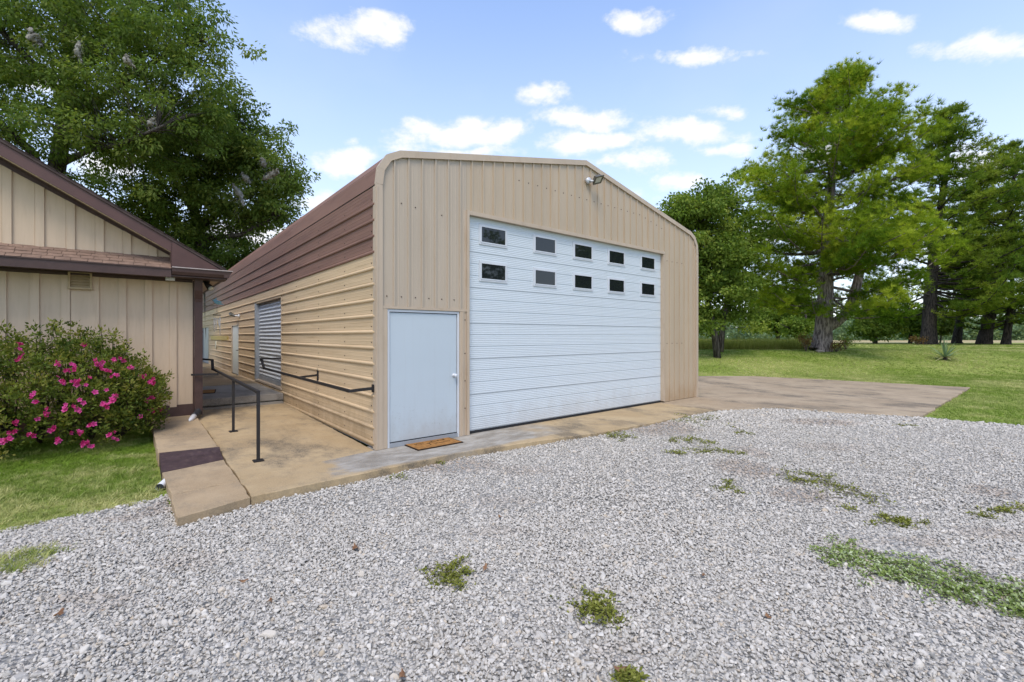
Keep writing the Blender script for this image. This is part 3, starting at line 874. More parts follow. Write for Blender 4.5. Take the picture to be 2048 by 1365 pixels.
# ------------------------------------------------------------------ doormats
def doormat(label, cx, cy, w, dpt, z, rot, marks):
    t = thing('doormat', label, 'doormat', (cx, cy, z))
    rm = Matrix.Rotation(rot, 3, 'Z')
    def P(a, b, c): return tuple(Vector((cx, cy, z))+rm @ Vector((a, b, c)))
    def bx(mb, a0, a1, b0, b1, c0, c1):
        mb.add([P(a0,b0,c0),P(a1,b0,c0),P(a1,b1,c0),P(a0,b1,c0),P(a0,b0,c1),P(a1,b0,c1),P(a1,b1,c1),P(a0,b1,c1)],
               [(0,3,2,1),(4,5,6,7),(0,1,5,4),(1,2,6,5),(2,3,7,6),(3,0,4,7)])
    mb = MB(); bx(mb, -w/2, w/2, -dpt/2, dpt/2, .003, .017); mb.build('pile', M['coir'], t)
    mb = MB()
    e = .018
    bx(mb, -w/2-e, w/2+e, -dpt/2-e, -dpt/2, .001, .015); bx(mb, -w/2-e, w/2+e, dpt/2, dpt/2+e, .001, .015)
    bx(mb, -w/2-e, -w/2-.0005, -dpt/2, dpt/2, .001, .015); bx(mb, w/2+.0005, w/2+e, -dpt/2, dpt/2, .001, .015)
    mb.build('edging', M['mat_black'], t)
    if marks:
        mb = MB()
        for (a, b, l, wd, ang) in marks:
            c_, s_ = math.cos(ang), math.sin(ang)
            q = [(-l/2, -wd/2), (l/2, -wd/2), (l/2, wd/2), (-l/2, wd/2)]
            v = []
            for cc in (.0165, .019):
                for (x, y) in q: v.append(P(a+x*c_-y*s_, b+x*s_+y*c_, cc))
            mb.add(v, [(0,3,2,1),(4,5,6,7),(0,1,5,4),(1,2,6,5),(2,3,7,6),(3,0,4,7)])
        mb.build('lettering', M['mat_black'], t)
    return t
marks = [(-.27, .08, .07, .013, 1.5), (-.24, .10, .05, .012, 1.2), (-.20, .08, .09, .013, 1.9), (-.15, .11, .06, .011, .1), (-.08, -.01, .10, .016, 1.45), (-.08, .03, .05, .012, .1),
         (-.01, -.01, .09, .013, 1.9), (.03, -.03, .035, .016, .3), (.07, -.04, .03, .016, .2), (.11, -.03, .03, .014, .1), (.0, .09, .10, .014, .6), (.05, .11, .09, .014, 2.2), (.09, .09, .08, .016, .2), (.14, .11, .05, .016, 1.4), (.2, .1, .09, .02, .1), (.24, .12, .06, .02, 1.2), (.2, -.02, .16, .01, .1)]
doormat('worn brown coir doormat with black print before the white entry door', .83, -.20, .74, .40, .0, R(1), marks)
doormat('brown doormat lying on the raised grey landing beside the house', -1.42, 6.75, .72, .45, .30, R(82), None)

# ------------------------------------------------------------------ house
house = thing('house', 'beige board and batten house gable with dark brown roof trim', 'house', (-1.8, 4.4, 0))
HS = 4.4
bt = [-2.168-.3622*k for k in range(0, 12)]
# wall boards between battens
MB().box(-11.2, -1.812, HS+.03, HS+.12, 0, 2.74).build('wall', M['board'], house)
MB().prism([(-11.2, HS+.03, 2.74), (-1.84, HS+.03, 2.74), (-1.84, HS+.03, 2.86), (-6.5, HS+.03, 5.62), (-11.2, HS+.03, 2.88)], (0, .09, 0)).build('wall', M['board'], house)
prev = -1.812
xs_b = [-1.812] + [b+.052 for b in bt]
for a, b in zip(xs_b, xs_b[1:]):
    MB().box(b+.001, a-.001, HS+.004, HS+.029, .335, 2.72).build('board', M['board'], house)
    if b-.001 > -6.4:
        za = lambda x: 3.158+(-2.143-x)*.577+.1
        MB().prism([(b+.001, HS+.004, 3.06), (a-.001, HS+.004, 3.06), (a-.001, HS+.004, za(a)), (b+.001, HS+.004, za(b))], (0, .025, 0)).build('board', M['board'], house) if a < -2.0 else None
for k, b in enumerate(bt):
    top = 2.71; bot = .30
    if k == 3: pass
    if k in (3, 4): top = 2.71
    MB().box(b, b+.105, HS-.024, HS+.003, .30, top).build('batten', M['board'], house)
    g = b+.075-.0025*k
    zt = 3.158+(-2.143-(g+.1))*.577+.02
    if k >= 1: MB().box(g, g+.10, HS-.024, HS+.003, 3.07, zt).build('batten', M['board'], house)
# far plain part of the wall, out of frame
MB().box(-11.2, xs_b[-1]-.001, HS+.004, HS+.029, .335, 2.72).build('board', M['board'], house)
# panel under the vent
mb = MB(); mb.box(-3.50, -3.246, HS-.014, HS+.002, .5, 2.385); mb.build('cover_board', M['board'], house)
# base skirting and corner
MB().box(-11.2, -1.795, HS-.022, HS+.03, .0, .333).build('skirting', M['trim_brown'], house)
MB().box(-1.811, -1.792, HS-.02, HS+5, .334, 2.7).build('corner_board', M['trim_brown'], house)
MB().box(-1.83, -1.812, HS+.03, 16, .0, 2.74).build('wall', M['board'], house)
MB().box(-11.2, -1.83, 15.9, 16, .0, 2.74).build('wall', M['board'], house)
# louvred vent
vt = MB(); vx0, vx1, vz0, vz1 = -3.535, -3.237, 2.43, 2.735
vt.box(vx0, vx1, HS-.055, HS+.0, vz1-.03, vz1); vt.box(vx0-.01, vx1+.01, HS-.062, HS+.0, vz0, vz0+.03)
vt.box(vx0, vx0+.028, HS-.055, HS+.0, vz0+.0305, vz1-.0305); vt.box(vx1-.028, vx1, HS-.055, HS+.0, vz0+.0305, vz1-.0305)
vo = vt.build('vent', M['vent'], house)
for k in range(5):
    z = vz0+.045+k*.047
    MB().prism([(vx0+.029, HS-.045, z-.012), (vx0+.029, HS-.039, z-.016), (vx0+.029, HS-.005, z+.028), (vx0+.029, HS-.011, z+.032)], (vx1-vx0-.058, 0, 0)).build('slat', M['vent'], vo)
# pent roof skirt with shingle courses
SK0, SK1 = Vector((0, 3.95, 2.852)), Vector((0, HS, 3.10))
MB().prism([(-11.2, 3.96, 2.80), (-11.2, HS, 2.80), (-11.2, HS, 3.085), (-11.2, 3.96, 2.845)], (11.2-2.165, 0, 0)).build('skirt_deck', M['trim_brown'], house)
sk = SK1-SK0; nrow = 4
nrm = Vector((0, -sk.z, sk.y)).normalized()
rr = random.Random(4)
for r_ in range(nrow):
    x = -2.162 - (.11 if r_ % 2 else 0)
    first = True
    while x > -5.0:
        w = rr.uniform(.15, .21)
        if first and r_ % 2: w = .12; x = -2.162
        first = False
        a = SK0 + sk*(r_/nrow-.03) + nrm*(.010+rr.uniform(0, .004)); b = SK0 + sk*min(1., (r_+1.15)/nrow) + nrm*.004
        th = nrm*.007
        v = []
        for xx in (x, x-w+.006):
            jit = Vector((0, rr.uniform(-.004, .004), rr.uniform(-.003, .003)))
            for p in (a+jit, b, b+th, a+th+jit): v.append((xx, p.y, p.z))
        MB_ = MB(); MB_.add(v, [(0,1,2,3),(7,6,5,4),(0,4,5,1),(1,5,6,2),(2,6,7,3),(3,7,4,0)])
        so = MB_.build('shingle', M['shingle'], house)
        x -= w
MB().prism([(-11.2, SK0.y, SK0.z+.006), (-11.2, SK1.y, SK1.z+.006), (-11.2, SK1.y, SK1.z+.016), (-11.2, SK0.y, SK0.z+.016)], (6.1, 0, 0)).build('shingles', M['shingle'], house, False, 'stuff')
# fascia below the skirt, soffit
MB().box(-11.2, -2.166, 3.915, 3.955, 2.695, 2.835).build('fascia', M['trim_brown'], house)
MB().box(-11.2, -2.166, 3.900, 3.956, 2.836, 2.850).build('drip_edge', M['trim_brown'], house)
MB().box(-11.2, -1.3, 3.957, HS+.02, 2.715, 2.735).build('soffit', M['trim_brown'], house)
MB().box(-11.2, -1.82, HS-.03, HS+.003, 2.66, 2.712).build('frieze_board', M['trim_brown'], house)
# rake: fascia, frieze, roof
def rz(x): return 2.89+(-1.376-x)*.5886
MB().prism([(-6.5, 3.965, rz(-6.5)-.20), (-2.160, 3.965, 3.155), (-2.150, 3.965, rz(-2.15)), (-6.5, 3.965, rz(-6.5))], (0, .035, 0)).build('rake_board', M['trim_brown2'], house)
MB().prism([(-2.158, 3.955, 2.885), (-1.385, 3.955, 2.885), (-2.148, 3.955, rz(-2.148)-.002), (-2.158, 3.955, 3.16)], (0, .045, 0)).build('eave_return', M['trim_brown2'], house)
MB().prism([(-6.5, 3.9, rz(-6.5)-.235), (-2.162, 3.9, 3.12), (-2.162, 3.9, 3.16), (-6.5, 3.9, rz(-6.5)-.195)], (0, 0, 0.0)) 
MB().prism([(-6.5, 4.001, rz(-6.5)-.21), (-2.17, 4.001, 3.15), (-2.17, 4.001, 3.165), (-6.5, 4.001, rz(-6.5)-.195)], (0, .05, 0)).build('soffit', M['board'], house)
MB().prism([(-6.5, 4.053, rz(-6.5)-.19), (-2.17, 4.053, 3.17), (-2.17, 4.053, 3.185), (-6.5, 4.053, rz(-6.5)-.175)], (0, HS-4.054, 0)).build('soffit', M['trim_brown'], house)
MB().prism([(-6.5, HS-.03, 5.62-.05), (-2.143, HS-.03, 3.13), (-2.143, HS-.03, 3.30), (-6.5, HS-.03, 5.62+.12)], (0, .028, 0)).build('frieze_board', M['trim_brown'], house)
MB().prism([(-2.17, 3.957, 2.84), (-2.17, HS, 2.84), (-2.17, HS, 3.3), (-2.17, 3.957, 3.3)], (.008, 0, 0)).build('return_end', M['trim_brown2'], house)
rb = MB(); rb.prism([(-6.52, 3.94, rz(-6.52)+.002), (-1.29, 3.94, rz(-1.29)+.002), (-1.29, 3.94, rz(-1.29)+.05), (-6.52, 3.94, rz(-6.52)+.05)], (0, 12.1, 0))
rb.prism([(-6.521, 3.94, rz(-6.52)+.002), (-6.521, 3.94, rz(-6.52)+.05), (-11.75, 3.94, rz(-1.29)+.05), (-11.75, 3.94, rz(-1.29)+.002)], (0, 12.1, 0))
rf = rb.build('roof', M['shingle_dark'], house)
for k in range(34):      # butt ends of the shingle courses at the rake
    x = -1.33-.152*k
    MB().prism([(x, 3.93, rz(x)+.05), (x-.19, 3.93, rz(x-.19)+.051), (x-.19, 3.93, rz(x-.19)+.058), (x, 3.93, rz(x)+.064)], (0, .33, 0)).build('shingle', M['shingle_dark'], rf)
# gutter at the eave and along the return
g = MB(); prof = [(3.90, 2.868), (3.905, 2.80), (3.93, 2.745), (4.02, 2.742), (4.02, 2.88)]
g.prism([(-2.155, y, z) for y, z in prof], (.86, 0, 0))
g.prism([(-1.295, 3.90, 2.868), (-1.295, 3.905, 2.80), (-1.295, 3.93, 2.745), (-1.295, 4.02, 2.742), (-1.23, 4.02, 2.88), (-1.23, 3.90, 2.868)], (.001, 0, 0))
g.prism([(-1.294, 3.905, 2.744), (-1.22, 3.905, 2.87), (-1.36, 3.905, 2.87), (-1.36, 3.905, 2.744)], (0, 12., 0))
gu = g.build('gutter', M['trim_brown'], house)
MB().box(-2.156, -1.215, 3.885, 3.905, 2.868, 2.884).build('gutter_lip', M['gutter_lip'], gu)
MB().box(-1.83, -1.36, 4.02, 15.9, 2.738, 2.75).build('soffit', M['board'], house)
# downspout: square pipe with an offset elbow at the top
def sqpipe(pts, w, dpt):
    mb = MB(); vs = []
    for x, y, z in pts: vs += [(x-w/2, y-dpt/2, z), (x+w/2, y-dpt/2, z), (x+w/2, y+dpt/2, z), (x-w/2, y+dpt/2, z)]
    fs = [(3, 2, 1, 0), (4*len(pts)-4, 4*len(pts)-3, 4*len(pts)-2, 4*len(pts)-1)]
    for i in range(len(pts)-1):
        for k in range(4): fs.append((4*i+k, 4*i+(k+1) % 4, 4*i+4+(k+1) % 4, 4*i+4+k))
    mb.add(vs, fs); return mb
dsp = sqpipe([(-1.728, 4.33, .12), (-1.728, 4.33, 2.28), (-1.728, 4.315, 2.34), (-1.73, 4.27, 2.42), (-1.735, 4.23, 2.50), (-1.738, 4.21, 2.60), (-1.738, 4.20, 2.68), (-1.738, 4.20, 2.745)], .125, .10).build('downspout', M['trim_brown'], house)
for z in (.55, 1.7): MB().box(-1.795, -1.661, 4.275, 4.385, z, z+.035).build('strap', M['trim_brown'], dsp)
sp = thing('drain_pipe', 'black corrugated elbow with white tip below the brown downspout', 'drain pipe', (-1.75, 4.2, .1))
pts = [(-1.735, 4.345, .26), (-1.735, 4.33, .20), (-1.745, 4.24, .165), (-1.79, 4.08, .155), (-1.83, 3.95, .15)]
pp = []; pr_ = []
for i in range(len(pts)-1):
    for k in range(5):
        pp.append(Vector(pts[i]).lerp(Vector(pts[i+1]), k/5)); pr_.append(.066 if k % 2 else .058)
pp.append(Vector(pts[-1])); pr_.append(.056)
MB().tube(pp, pr_, 14).build('elbow', M['black_plastic'], sp, True)
MB().tube([(-1.825, 3.97, .15), (-1.86, 3.85, .142), (-1.90, 3.70, .132), (-1.925, 3.62, .128)], [.05, .046, .034, .006], 12).build('tip', M['white_plastic'], sp, True)
dp = thing('drain_pipe', 'short white pipe end poking out beside the lower walk slab', 'drain pipe', (-2.45, .26, -.05))
MB().tube([(-2.36, .40, -.045), (-2.445, .20, -.065)], .042, 12, False).build('pipe', M['white_plastic'], dp, True)
MB().tube([(-2.442, .208, -.0645), (-2.437, .218, -.0642)], .036, 12).build('pipe_bore', M['black_plastic'], dp)
# small fixtures of the house
jb = tag(MB().box(-2.24, -2.10, 4.15, 4.25, 2.655, 2.716).build('junction_box', M['galv'], None), 'small pale grey box under the brown house soffit', 'box')
mod = jb.modifiers.new('bevel', 'BEVEL'); mod.width = .008
sl = thing('security_light', 'small security light tucked under the house eave beside the downspout', 'light', (-1.6, 4.5, 2.72))
MB().box(-1.66, -1.53, 4.45, 4.58, 2.69, 2.737).build('base', M['black_steel'], sl)
MB().tube([(-1.60, 4.5, 2.69), (-1.57, 4.46, 2.655)], .02, 8).build('arm', M['black_steel'], sl, True)
MB().tube([(-1.60, 4.46, 2.68), (-1.565, 4.42, 2.63), (-1.53, 4.38, 2.575)], [.035, .05, .058], 12).build('lamp_head', M['black_steel'], sl, True)
MB().tube([(-1.529, 4.379, 2.574), (-1.512, 4.36, 2.55)], [.053, .045], 12).build('lens', M['lens'], sl, True)
# wind chime with a blue bird on a bracket
wc = thing('wind_chime', 'wind chime of four pale tubes hanging below a small blue bird', 'wind chime', (-1.42, 4.6, 2.2))
MB().tube([(-1.79, 4.6, 2.215), (-1.42, 4.6, 2.245), (-1.40, 4.6, 2.24)], .006, 6).build('bracket', M['lamp_metal'], wc)
mb = MB(); mb.tube([(-1.47, 4.6, 2.335), (-1.455, 4.6, 2.352), (-1.435, 4.6, 2.35), (-1.41, 4.6, 2.325), (-1.37, 4.6, 2.30), (-1.33, 4.6, 2.285), (-1.28, 4.6, 2.272)], [.004, .022, .026, .042, .034, .016, .004], 10)
mb.tube([(-1.41, 4.565, 2.34), (-1.36, 4.55, 2.325), (-1.31, 4.56, 2.315)], [.006, .022, .003], 6); mb.tube([(-1.43, 4.6, 2.365), (-1.415, 4.6, 2.385), (-1.39, 4.6, 2.4)], [.01, .012, .002], 6)
mb.build('bird', M['blue_bird'], wc, True)
mb = MB(); mb.tube([(-1.395, 4.6, 2.29), (-1.395, 4.6, 2.06)], .003, 5)
for dx in (-.06, .06): mb.tube([(-1.395, 4.6, 2.14), (-1.395+dx, 4.6, 2.06)], .002, 4)
mb.build('cord', M['lamp_metal'], wc)
MB().tube([(-1.395, 4.6, 2.065), (-1.395, 4.6, 2.05)], .07, 16).build('disc', M['lamp_metal'], wc, True)
for (a, b, zt, zb) in ((-1.445, -1.44, 2.0, 1.72), (-1.415, -1.405, 2.0, 1.76), (-1.382, -1.345, 2.0, 1.79), (-1.345, -1.342, 2.03, 1.66)):
    ct = MB().tube([(a, 4.6, zt), (b, 4.6, zb)], .008, 8).build('chime_tube', M['chime'], wc, True)
    MB().tube([(a, 4.6, 2.05), (a, 4.6, zt-.005)], .0015, 4).build('string', M['lamp_metal'], ct)

# ------------------------------------------------------------------ foliage makers
def unit(a): return a/np.maximum(np.linalg.norm(a, axis=-1, keepdims=True), 1e-9)
def rand_unit(n, rng):
    return unit(rng.normal(size=(n, 3)))

def leaf_arrays(c, ax, L, Wd, rng, tone, nrm=None):
    """diamond leaves: c base points, ax axes (unit), L lengths, Wd half widths"""
    n = len(c)
    L = np.broadcast_to(L, (n,))[:, None]; Wd = np.broadcast_to(Wd, (n,))[:, None]
    if nrm is None: nrm = rand_unit(n, rng)+np.array([0, 0, .6])
    b = unit(np.cross(ax, nrm)); up = unit(np.cross(b, ax))
    v = np.stack([c, c+ax*L*.42+b*Wd+up*L*.05, c+ax*L-up*L*.06, c+ax*L*.42-b*Wd+up*L*.05], 1).reshape(-1, 3)
    f = np.arange(4*n).reshape(n, 4)
    return v, f, np.repeat(tone, 4)

def needle_arrays(c, ax, L, Wd, rng, tone):
    n = len(c); L = np.broadcast_to(L, (n,))[:, None]; Wd = np.broadcast_to(Wd, (n,))[:, None]
    b = unit(np.cross(ax, rand_unit(n, rng)))
    v = np.stack([c-b*Wd, c+b*Wd, c+ax*L], 1).reshape(-1, 3)
    return v, np.arange(3*n).reshape(n, 3), np.repeat(tone, 3)

def broad_tree(name, label, base, clusters, cl_r, leaves_per, leafL, leafW, mat, barkm, trunk_r, limbs, group=None, seed=0, trunk_pts=None, droop=.35, cat='tree', twig=True, branch_n=4):
    """clusters: (n,3) world centres; limbs: list of point lists with radii"""
    rng = np.random.default_rng(seed)
    t = thing(name, label, cat, tuple(base), group)
    mb = MB()
    nodes = []
    for pts, rad in limbs:
        mb.tube(pts, rad, 9 if rad[0] > .1 else 6)
        for i in range(len(pts)-1):
            for k in range(6):
                nodes.append((*Vector(pts[i]).lerp(Vector(pts[i+1]), k/6), rad[i]+(rad[i+1]-rad[i])*k/6))
    nodes = np.array(nodes)
    mb.build('trunk', barkm, t, True)
    if twig:
        tw = MB()
        for c in clusters:
            d = np.linalg.norm(nodes[:, :3]-c, axis=1)+np.maximum(0, nodes[:, 2]-c[2])*1.2
            k = int(np.argmin(d)); p = Vector(nodes[k, :3]); q = Vector(c)
            mid = p.lerp(q, .5)+Vector((rng.uniform(-.25, .25), rng.uniform(-.25, .25), rng.uniform(0, .4)))*min(1, (q-p).length*.4)
            if (q-p).length > 2.2 and rng.random() < .55: continue
            r0 = min(nodes[k, 3]*.5, .007+.007*(q-p).length)
            tw.tube([p, mid, q], [r0, r0*.6, r0*.2], branch_n, False)
        tw.build('branches', barkm, t, True)
    n = len(clusters)*leaves_per
    cc = np.repeat(clusters, leaves_per, 0); rr_ = np.repeat(np.broadcast_to(cl_r, (len(clusters),)), leaves_per)[:, None]
    d = rand_unit(n, rng); rad = rng.random((n, 1))**.45
    off = d*rad*rr_*np.array([1, 1, .55])
    c = cc+off
    centre = clusters.mean(0)
    ax = unit(d*.8+rand_unit(n, rng)*.9+np.array([0, 0, -droop]))
    ctone = np.repeat(rng.normal(.42, .17, len(clusters)), leaves_per)
    tone = np.clip(ctone+rng.normal(0, .15, n), 0, 1)
    L = leafL*rng.uniform(.7, 1.25, n)
    v, f, tn = leaf_arrays(c, ax, L, leafW*rng.uniform(.8, 1.2, n), rng, tone)
    mesh_obj('crown', v, f, mat, t, False, None, {'tone': tn})
    return t

def blob_clusters(blobs, n, rng, shell=.5, jit=.3):
    """cluster centres in a union of ellipsoids (centre, radii), biased to the shell"""
    vol = np.array([b[1][0]*b[1][1]*b[1][2] for b in blobs])**.75; vol /= vol.sum()
    out = []
    for (c, r), k in zip(blobs, (vol*n).astype(int)+1):
        d = rand_unit(k, rng); s = shell+(1-shell)*rng.random((k, 1))
        out.append(np.array(c)+d*np.array(r)*s+rng.normal(0, jit, (k, 3)))
    return np.concatenate(out)

# ------------------------------------------------------------------ pecan trees behind house and garage
def pecan():
    rng = np.random.default_rng(21)
    base = px_at(128, 690, 18.); base.z = 0.
    V = lambda x, y, Y: px_at(x, y, Y)
    limbs = [([base, V(120,500,18), V(108,370,18), V(128,250,18.2), V(140,120,18.4), V(120,-60,18.6), V(110,-260,18.8)], [.36,.32,.29,.25,.2,.13,.05]),
             ([V(112,400,18), V(60,300,17.5), V(0,250,17), V(-120,180,16.5), V(-260,120,16)], [.2,.16,.13,.1,.04]),
             ([V(128,260,18.2), V(200,200,17.6), V(280,140,17.2), V(370,90,17), V(445,70,17)], [.15,.12,.09,.06,.02]),
             ([V(135,200,18.3), V(60,120,17.2), V(-20,40,16.4), V(-100,-60,16)], [.14,.11,.08,.03]),
             ([V(138,140,18.4), V(230,40,18), V(310,-40,18), V(380,-120,18)], [.13,.1,.07,.03]),
             ([V(120,330,18), V(180,300,17), V(240,290,16.4), V(330,250,16.2)], [.12,.09,.07,.03]),
             ([V(140,120,18.4), V(160,0,19.4), V(200,-120,20), V(230,-220,20.4)], [.12,.09,.07,.03]),
             ([V(112,380,18), V(40,360,19), V(-40,330,20)], [.12,.09,.03])]
    s = 18/910
    def B(x, y, Y, rx, ry, rz): return (tuple(px_at(x, y, Y)), (rx*s, rz, ry*s))
    blobs = [B(60,-40,18,240,150,3.2), B(-120,120,17,180,150,2.6), B(120,60,16.6,170,110,2.0), B(260,40,17.6,120,70,2.0), B(345,85,17,80,55,1.3), B(405,105,17,52,42,.8), B(330,-60,18.4,100,70,2),
             B(60,190,16.4,150,80,1.8), B(220,190,16.8,120,70,1.6), B(340,180,17,75,50,1.3), B(395,195,17,40,35,.9), B(440,150,17.4,34,40,.8), B(438,72,17,34,26,.7), B(395,50,17.4,40,30,.9), B(425,225,18.5,60,40,1.2), B(370,250,18,70,50,1.5), B(0,300,17,140,60,2), B(190,300,16.8,110,50,1.5), B(300,280,17,90,50,1.3), B(-60,380,18.5,150,60,2)]
    cl = blob_clusters(blobs, 860, rng, .3, .42)
    t = broad_tree('pecan_tree', 'tall spreading pecan tree rising behind the brown roofed house', base, cl, .50, 105, .17, .036, M['leaf_pecan'], M['bark'], .36, limbs, seed=5, droop=.55)
    # second tree, behind the garage
    base2 = px_at(430, 690, 23.); base2.z = 0.2
    L2 = [([base2, V(420,560,23), V(400,470,23), V(380,380,23), V(400,300,23), V(410,230,23)], [.33,.3,.26,.2,.12,.04]),
          ([V(405,490,23), V(330,430,22), V(285,400,21.6), V(240,350,21.4)], [.2,.15,.1,.04]),
          ([V(395,460,23), V(470,400,22.4), V(530,370,22), V(590,360,22)], [.18,.13,.09,.03]),
          ([V(390,420,23), V(450,330,22), V(500,270,21.8)], [.14,.1,.03]),
          ([V(400,480,23), V(480,470,22), V(560,430,22)], [.14,.1,.03]),
          ([V(395,440,23), V(330,330,24), V(300,270,24)], [.14,.1,.03])]
    s = 22.5/910
    b2 = [B(420,330,22.5,130,85,2.8), B(500,300,22,75,60,1.6), B(540,350,22,72,65,1.6), B(575,385,22,46,42,1.0), B(480,420,22,120,60,2.2), B(330,360,21.5,110,80,2), B(300,440,22,110,60,2), B(400,480,23,150,55,2.5), B(540,430,22.4,60,38,1.2), B(470,250,22,55,42,1.0), B(400,255,22.5,70,38,1.2), B(520,255,22,32,25,.6), B(455,215,21,50,32,1.0), B(350,300,20,80,60,1.6), B(440,520,24,110,40,2)]
    cl2 = blob_clusters(b2, 680, rng, .25, .36)
    broad_tree('pecan_tree', 'bushy pecan tree hanging over the far end of the garage roof', base2, cl2, .54, 95, .19, .042, M['leaf_pecan'], M['bark'], .33, L2, seed=6, droop=.5)
pecan()

# webworm nests
def nest(x, y, Y, h, w, lean, label, seed):
    rng = np.random.default_rng(seed); c = px_at(x, y, Y); h *= 1.25; w *= .8
    n = 18; pts = []; rad = []
    for i in range(n):
        u = i/(n-1)
        pts.append(c+RT*(lean*h*(u-.5)+.03*math.sin(6*u+seed))+Vector((0, 0, h*(.5-u)))+FW*.05*math.cos(5*u+seed))
        rad.append(max(.012, w*(math.sin(math.pi*min(1, u*.8+.12))**1.3)*(1+.35*math.sin(11*u+seed))))
    mb = MB().tube(pts, rad, 11)
    v = np.array(mb.v); v += rng.normal(0, w*.3, v.shape)
    o = mesh_obj('webworm_nest', v, mb.f, M['web'], None, True, None, {'tone': rng.random(len(v))}, loc=tuple(c))
    # ragged threads
    k = 60; a = np.array(c)+rng.normal(0, 1, (k, 3))*np.array([w, w, h*.4]); ax = unit(rng.normal(size=(k, 3))+np.array([0, 0, -1.]))
    vv, ff, tt = needle_arrays(a, ax, rng.uniform(.15, .4, k)*h, .006, rng, rng.random(k))
    mesh_obj('threads', vv, ff, M['web'], o, False, None, {'tone': tt})
    tag(o, label, 'webworm nest', 'webworm nests in the pecan trees')
nest(158,103,15.0,.50,.085,.1,'tall narrow grey webworm nest high in the pecan above the house roof',1)
nest(70,76,15.0,.36,.16,.5,'wide pale webworm nest in the pecan, leftmost of all the nests',2)
nest(403,256,19.4,.95,.16,-.4,'largest grey webworm nest, hanging where the two pecan crowns meet',3)
nest(478,390,19.6,.75,.12,.5,'long white webworm nest low in the pecan just above the garage roof',4)
nest(544,349,20,.40,.13,-1.2,'slanted webworm nest at the right edge of the pecan over the garage',5)
nest(527,326,20,.35,.13,.6,'small round webworm nest highest at the right edge of the pecan',6)
nest(305,246,15.2,.26,.09,.1,'small white webworm nest left of the largest nest in the pecan',7)
nest(258,123,15.2,.28,.10,.6,'faint webworm nest high in the pecan, right of the tall narrow nest',8)
nest(492,357,20,.38,.11,.6,'webworm nest on the pecan between the long white and slanted nests',9)

